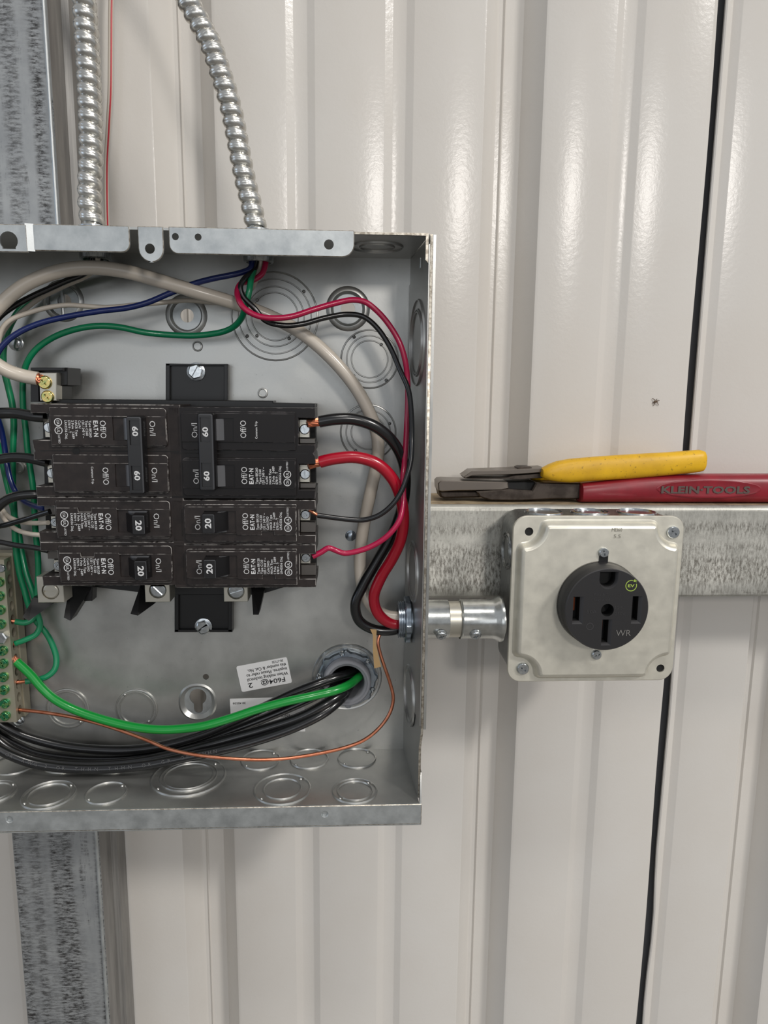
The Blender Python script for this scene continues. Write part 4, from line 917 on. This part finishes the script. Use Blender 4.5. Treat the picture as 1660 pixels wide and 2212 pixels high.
# heavy black feeds of the left double breaker
wire([(-150, 1300, .420), (-150, 1150, .408), (-120, 1000, .403), (-65, 925, .400), (-30, 900, .399), (0, 893, .398), (36, 893, .398), (72, 899, .3975), (97, 901, .3975)], 22, 'wblack', 'thick black wire entering the upper pole of left double 60 breaker')
wire([(-122, 1330, .430), (-118, 1180, .415), (-95, 1080, .405), (-60, 1025, .402), (-30, 1000, .401), (0, 992, .400), (27, 988, .400), (63, 990, .3995), (102, 999, .3985)], 20, 'wblack', 'thick black wire entering the lower pole of left double 60 breaker')
wire([(-92, 1360, .440), (-84, 1250, .425), (-60, 1180, .411), (-30, 1125, .409), (0, 1091, .408), (18, 1078, .408), (45, 1070, .408), (75, 1068, .409), (100, 1070, .412)], 20, 'wblack', 'thick black wire curving behind the joint of left double and single breakers')
wire([(-190, 1500, .43), (-180, 1300, .41), (-120, 1190, .404), (-50, 1165, .402), (0, 1171, .401), (36, 1178, .4005), (80, 1184, .4), (104, 1190, .400)], 11, 'wblack', 'thin black wire feeding the bottom left 20 breaker')
# heavy green ground and bare copper
wire([(36, 1429, .432), (66, 1457, .430), (91, 1486, .428), (118, 1510, .427), (161, 1533, .426), (225, 1555, .424), (289, 1570, .422), (347, 1576, .420), (405, 1573, .419), (440, 1568, .418), (500, 1551, .418), (560, 1531, .418), (621, 1515, .420), (681, 1502, .423), (726, 1491, .426), (756, 1478, .434), (776, 1462, .446), (790, 1450, .470), (785, 1445, .500)],
     20, 'wbgreen', 'thick bright green ground wire swooping from ground bar into the bushing', ends=[([(40, 1433, .432), (26, 1420, .4325)], 8, .0022)])
wire([(28, 1531, .433), (40, 1533, .432), (95, 1539, .430), (171, 1552, .427), (246, 1573, .423), (318, 1599, .417), (361, 1617, .413), (419, 1630, .410), (480, 1637, .409), (560, 1641, .410), (621, 1638, .412), (681, 1629, .414), (741, 1616, .416), (786, 1599, .418), (820, 1572, .420), (843, 1539, .421), (850, 1508, .422), (843, 1475, .423), (831, 1440, .423), (822, 1412, .424), (817, 1385, .425), (825, 1366, .427), (850, 1360, .4285), (885, 1358, .430)],
     8, 'copper', 'bare copper wire sagging along the panel bottom then climbing to right nipple', name='copper_wire')
# heavy black service cables
CB = [
 ([(-92, 1360, .440), (-70, 1450, .438), (-35, 1520, .437), (-5, 1558, .436), (35, 1582, .436), (80, 1598, .436), (140, 1612, .436), (205, 1619, .435), (280, 1620, .434), (350, 1611, .433), (434, 1588, .432), (500, 1560, .431), (576, 1525, .431), (636, 1497, .431), (696, 1474, .434), (741, 1459, .441), (765, 1452, .455), (775, 1450, .500)], 22, 'topmost of the heavy black cables, running just above the green wire to the bushing'),
 ([(-180, 1300, .440), (-150, 1400, .441), (-90, 1500, .441), (-38, 1560, .441), (-10, 1582, .4405), (30, 1606, .440), (78, 1626, .440), (140, 1636, .440), (205, 1640, .439), (280, 1637, .438), (360, 1624, .437), (440, 1602, .436), (520, 1572, .436), (600, 1540, .437), (660, 1514, .439), (710, 1490, .441), (744, 1474, .446), (760, 1462, .462), (757, 1452, .500)], 22, 'second heavy black cable, tucked deepest behind the green wire'),
 ([(-122, 1330, .430), (-110, 1430, .427), (-75, 1520, .427), (-36, 1568, .427), (-12, 1592, .427), (25, 1620, .427), (75, 1640, .427), (140, 1650, .427), (205, 1652, .427), (290, 1646, .427), (370, 1630, .427), (440, 1612, .427), (510, 1592, .427), (576, 1573, .427), (651, 1548, .427), (711, 1516, .430), (744, 1495, .438), (756, 1480, .455), (748, 1465, .500)], 23, 'heavy black cable crossing over the lower sticker, inner one of the lower pair'),
 ([(-150, 1300, .420), (-145, 1410, .417), (-105, 1520, .417), (-50, 1585, .417), (-14, 1610, .417), (22, 1630, .417), (72, 1648, .417), (145, 1659, .417), (231, 1660, .417), (318, 1652, .417), (400, 1636, .418), (470, 1622, .420), (560, 1598, .422), (640, 1570, .424), (700, 1540, .428), (735, 1512, .436), (748, 1495, .450), (738, 1478, .500)], 23, 'lowest heavy black cable with faint print, lying along the panel floor')]
for pts, d, lb in CB: w4 = wire(pts, d, 'wblack', lb, name='cable', cat='cable', group='heavy black cables to the bushing', n=14, ends=[] if False else None)
# faint print on the lowest cable: a run of letters following it
tp = thing('striped_wire', 'thin white wire with a red stripe hanging beside the left flexible conduit', 'wire', U(232, 480, .49))
sp = P3([(250, -420, .497), (243, -60, .497), (240, 0, .497), (239, 119, .497), (238, 199, .497), (234, 278, .497), (230, 358, .497), (231, 477, .497), (234, 560, .498)])
part('insulation', MB().tube(sp, .0016, 12), ['wwhite'], tp)
part('stripe', MB().tube([p + Vector((.0008, -.0012, 0)) for p in sp], .00055, 6), ['stripe'], tp, 'red stripe')
mb = MB(); cpts = spline(P3(CB[3][0]), 12); seg = [p for p in cpts]
txt = 'THHN OR GR OR THHN OR AWG 2 OR THHN '; acc = 0; k = 0; rc = R(23, .42) / 2
for i in range(8, len(seg) - 70):
    acc += (seg[i + 1] - seg[i]).length
    if acc > .0031:
        acc = 0; chh = txt[k % len(txt)]; k += 1
        if chh == ' ': continue
        tdir = (seg[i + 1] - seg[i]).normalized(); nn = Vector((0, -1, .15)); nn = (nn - tdir * nn.dot(tdir)).normalized(); uu = tdir
        fr = Fr(seg[i] + nn * (rc + .00012), uu, nn.cross(uu), nn); mb.text(fr, chh, .0021, None, 0, .0001, -.01)
for o in C.objects:
    if o.get('label') == CB[3][2]: w_low = o
mm = mb.mesh('cable_print', ['cableprint'], Vector(w_low.location), 0); cpo = bpy.data.objects.new('cable_print', mm); C.objects.link(cpo); cpo.parent = w_low

# tape tag by the nipple
mb = MB(); a = [(800, 1359), (814, 1360), (813, 1392), (819, 1420), (824, 1440), (809, 1444), (806, 1405), (806, 1372)]
mb = poly(a, .421, -.0004, 0, 0)
single('tape_strip', mb, ['tape'], 'tan strip of paper tape hanging below the right nipple', 'tape')

# ================================================================== FLEXIBLE CONDUITS
def flex(pts, rpx, label):
    Rr = R(rpx, .424); pitch = R(23.6, .424)
    def rf(L, t):
        ph = (L / pitch + t / (2 * PI)) % 1.0
        return Rr - .0019 + .0019 * math.sqrt(max(0, math.sin(PI * ph))) - (.0003 if .42 < ph < .5 else 0)
    P = P3(pts); sm = spline(P, 40); tot = sum((sm[i + 1] - sm[i]).length for i in range(len(sm) - 1)); n = int(tot / pitch * 16)
    # even resample
    out = [sm[0]]; step = tot / n; acc = 0
    for i in range(len(sm) - 1):
        a, b = sm[i], sm[i + 1]; l = (b - a).length
        while acc + l >= step:
            q = (step - acc) / l; a = a.lerp(b, q); out.append(a.copy()); l = (b - a).length; acc = 0
        acc += l
    return single('flexible_conduit', MB().tube(out, Rr, 36, sub=0, rf=rf), ['flex'], label, 'conduit', smooth=60)
flex([(160, -420, .432), (168, -250, .431), (176, -90, .430), (182, 0, .428), (190, 120, .426), (195, 240, .425), (197, 330, .424), (194, 400, .424), (195, 450, .424), (cn[0].x / .424 * FPX + 755 if False else 202, 496, .424)], 23.5, 'left straight flexible metal conduit dropping into the panel top')
flex([(150, -420, .436), (260, -240, .434), (345, -110, .432), (405, 0, .429), (431, 48, .428), (455, 95, .427), (473, 147, .426), (490, 199, .425), (503, 250, .425), (513, 302, .424), (522, 350, .424), (532, 398, .424), (542, 437, .424), (551, 477, .424), (555, 500, .424)], 22.5, 'right slanting flexible metal conduit curving into the panel top')

# ================================================================== PLIERS
zt = rz1
def Zp(px, py, Y): return U(px, py, Y)
rp = thing('pliers', 'dark steel pliers with red dipped grips lying on the rail ledge', 'pliers', (U(1252, 1087, .458).x, .478, zt))
def grip(keys, Yc, ry, m, name, label=None, e=2.8, nn=24, parent=None, zoff=0):
    rings = []
    for px, pt, pb, k in keys:
        a = U(px, pt, Yc); b = U(px, pb, Yc); b.z = max(b.z, zt + .0003); rings.append(((a.x, Yc, (a.z + b.z) / 2 + zoff), ry * k, (a.z - b.z) / 2, e))
    return part(name, MB().loft(rings, nn), [m], parent, label)
RK = [(1251, 1046, 1083, .75), (1254, 1042, 1087, .95), (1262, 1041, 1088, 1), (1310, 1036, 1088, 1), (1366, 1029, 1088, 1), (1410, 1026, 1087.5, 1), (1455, 1024, 1087, 1), (1520, 1023, 1087, 1), (1600, 1023, 1087, 1), (1680, 1023, 1087, 1), (1780, 1025, 1087, 1), (1860, 1030, 1088, .95), (1880, 1036, 1084, .8), (1886, 1045, 1075, .4)]
YG = .4665
g1 = grip(RK, YG, .0085, 'redgrip', 'grip', 'red dipped grip', parent=rp)
RK2 = [(a + 6, b + 1, c, k) for a, b, c, k in RK]
rings = []
for px, pt, pb, k in RK:
    a = U(px, pt, YG); b = U(px, pb, YG); b.z = max(b.z, zt + .0003) + .0020; s_ = max(0, a.x - U(1252, 1050, YG).x); yy = .487 + min(.0125, s_ * .14)
    rings.append(((a.x, yy, (a.z + b.z) / 2 - .0020), .0075 * k, (a.z - b.z) / 2 - .0020, 2.8))
part('grip', MB().loft(rings, 20), ['redgrip'], rp, 'red dipped grip')
FG2 = Fr((0, YG - .0085, 0)); a = XZ(1428, 1066, YG - .0085)
part('embossed_oval', MB().lathe(Fr((U(1533, 1056, YG - .0085).x, YG - .0078, U(1533, 1056, YG - .0085).z), (1, 0, 0), (0, 0, 1)), [(.0001, -.0002), (.0001, -.0002)], 8).plate(Fr((U(1533, 1056, YG - .0085).x, YG - .0085, U(1533, 1056, YG - .0085).z)), [(circ(0, 0, .0345, 48, .0050), .0002), (circ(0, 0, .0355, 48, .0056), .0003), (circ(0, 0, .0362, 48, .0062), 0), (circ(0, 0, .0362, 48, .0062), -.002)]), ['redgrip'], g1)
part('lettering', MB().text(FG2.at(a[0], a[1] + .0004, .0003), 'KLEIN·TOOLS', .0046, .0605, 0, .0004, .035), ['gripmark'], g1, 'grey raised lettering', smooth=0)
YH = .476
def pbox(pts, Yc, half, ch, mb): return mb.slab(Fr((0, Yc, 0)), [XZ(x, y, Yc - half) for x, y in pts], -half, half, ch)
mb = MB(); pbox([(947, 1044), (952, 1039), (960, 1038), (1098, 1042), (1100, 1055), (1085, 1059), (990, 1060), (955, 1062), (948, 1060)], YH, .011, .0006, mb)
part('upper_jaw', mb, ['toollight'], rp)
mb = MB(); pbox([(948, 1060), (1030, 1060), (1040, 1068), (1038, 1075), (960, 1077), (952, 1074)], YH + .001, .009, .0012, mb)
part('lower_jaw', mb, ['toolsteel'], rp)
mb = MB(); pbox([(1030, 1062), (1100, 1057), (1150, 1060), (1160, 1042), (1255, 1044), (1256, 1078), (1200, 1078), (1120, 1082), (1060, 1081), (1038, 1074)], YH - .001, .0105, .0008, mb)
part('joint', mb, ['toolsteel'], rp)
mb = MB(); pbox([(1095, 1042), (1160, 1041), (1150, 1060), (1098, 1062)], YH + .002, .009, .0006, mb); part('pivot', mb, ['void'], rp, 'dark recessed pivot')

yp = thing('wire_cutters', 'slim steel cutters with worn yellow grips resting on the red pliers', 'cutters', (U(1172, 1030, .466).x, .47, zt + .018))
YK = [(1171, 1012, 1030, .7), (1176, 1009, 1033, .9), (1187, 1003, 1037, 1), (1205, 996, 1040, 1), (1232, 991, 1042, 1), (1290, 986, 1038, 1), (1366, 981, 1033.5, 1), (1440, 977, 1027, 1), (1500, 972.5, 1021, 1), (1512, 971.5, 1019.5, .95), (1520, 974, 1017, .85), (1524, 980, 1012, .55)]
grip(YK, .464, .0066, 'yelgrip', 'grip', 'worn yellow grip', parent=yp)
rings = []
for px, pt, pb, k in [(1152, 1010, 1024, .6), (1162, 1004, 1026, .9)] + YK[2:]:
    a = U(px, pt, .464); b = U(px, pb, .464); s_ = max(0, a.x - U(1180, 1010, .464).x); yy = .483 + min(.0165, s_ * .22)
    rings.append(((a.x, yy, (a.z + b.z) / 2 - .0004 - (yy - .464) * .24), .0060 * k, (a.z - b.z) / 2 * .9, 2.8))
part('grip', MB().loft(rings, 20), ['yelgrip'], yp, 'worn yellow grip')
mb = MB(); pbox([(1002, 1030), (1008, 1026), (1019, 1018), (1100, 1015), (1178, 1011), (1180, 1020), (1110, 1025), (1022, 1027), (1006, 1033)], .474, .009, .0004, mb)
part('upper_blade', mb, ['toollight'], yp)
mb = MB(); pbox([(1004, 1033), (1022, 1035), (1100, 1034), (1120, 1036), (1180, 1032), (1180, 1022), (1110, 1027), (1095, 1031), (1022, 1032)], .475, .0085, .0003, mb)
part('lower_blade', mb, ['toolsteel'], yp)
mb = MB(); pbox([(1119, 1010), (1124, 1008), (1146, 1008), (1150, 1010), (1150, 1014), (1119, 1015)], .474, .005, .0004, mb); part('pivot_screw', mb, ['toolsteel'], yp)

# small debris stuck on the wall
mb = MB(); c = U(1417, 868, YW - .0008)
for a, l in ((.3, .004), (1.1, .003), (2.4, .0045), (3.6, .003), (4.3, .004), (5.5, .0045)):
    l *= .75; mb.tube([c, c + Vector((math.cos(a) * l * .5, -.0004, math.sin(a) * l * .5 + .0006)), c + Vector((math.cos(a) * l, .0003, math.sin(a) * l))], .00022, 5, sub=3)
mb.tube([c + Vector((-.001, 0, 0)), c + Vector((.0012, 0, .0003))], .0007, 6, sub=0)
single('dead_insect', mb, ['dirt'], 'tiny dried brown insect stuck on the white wall above the pliers', 'insect')
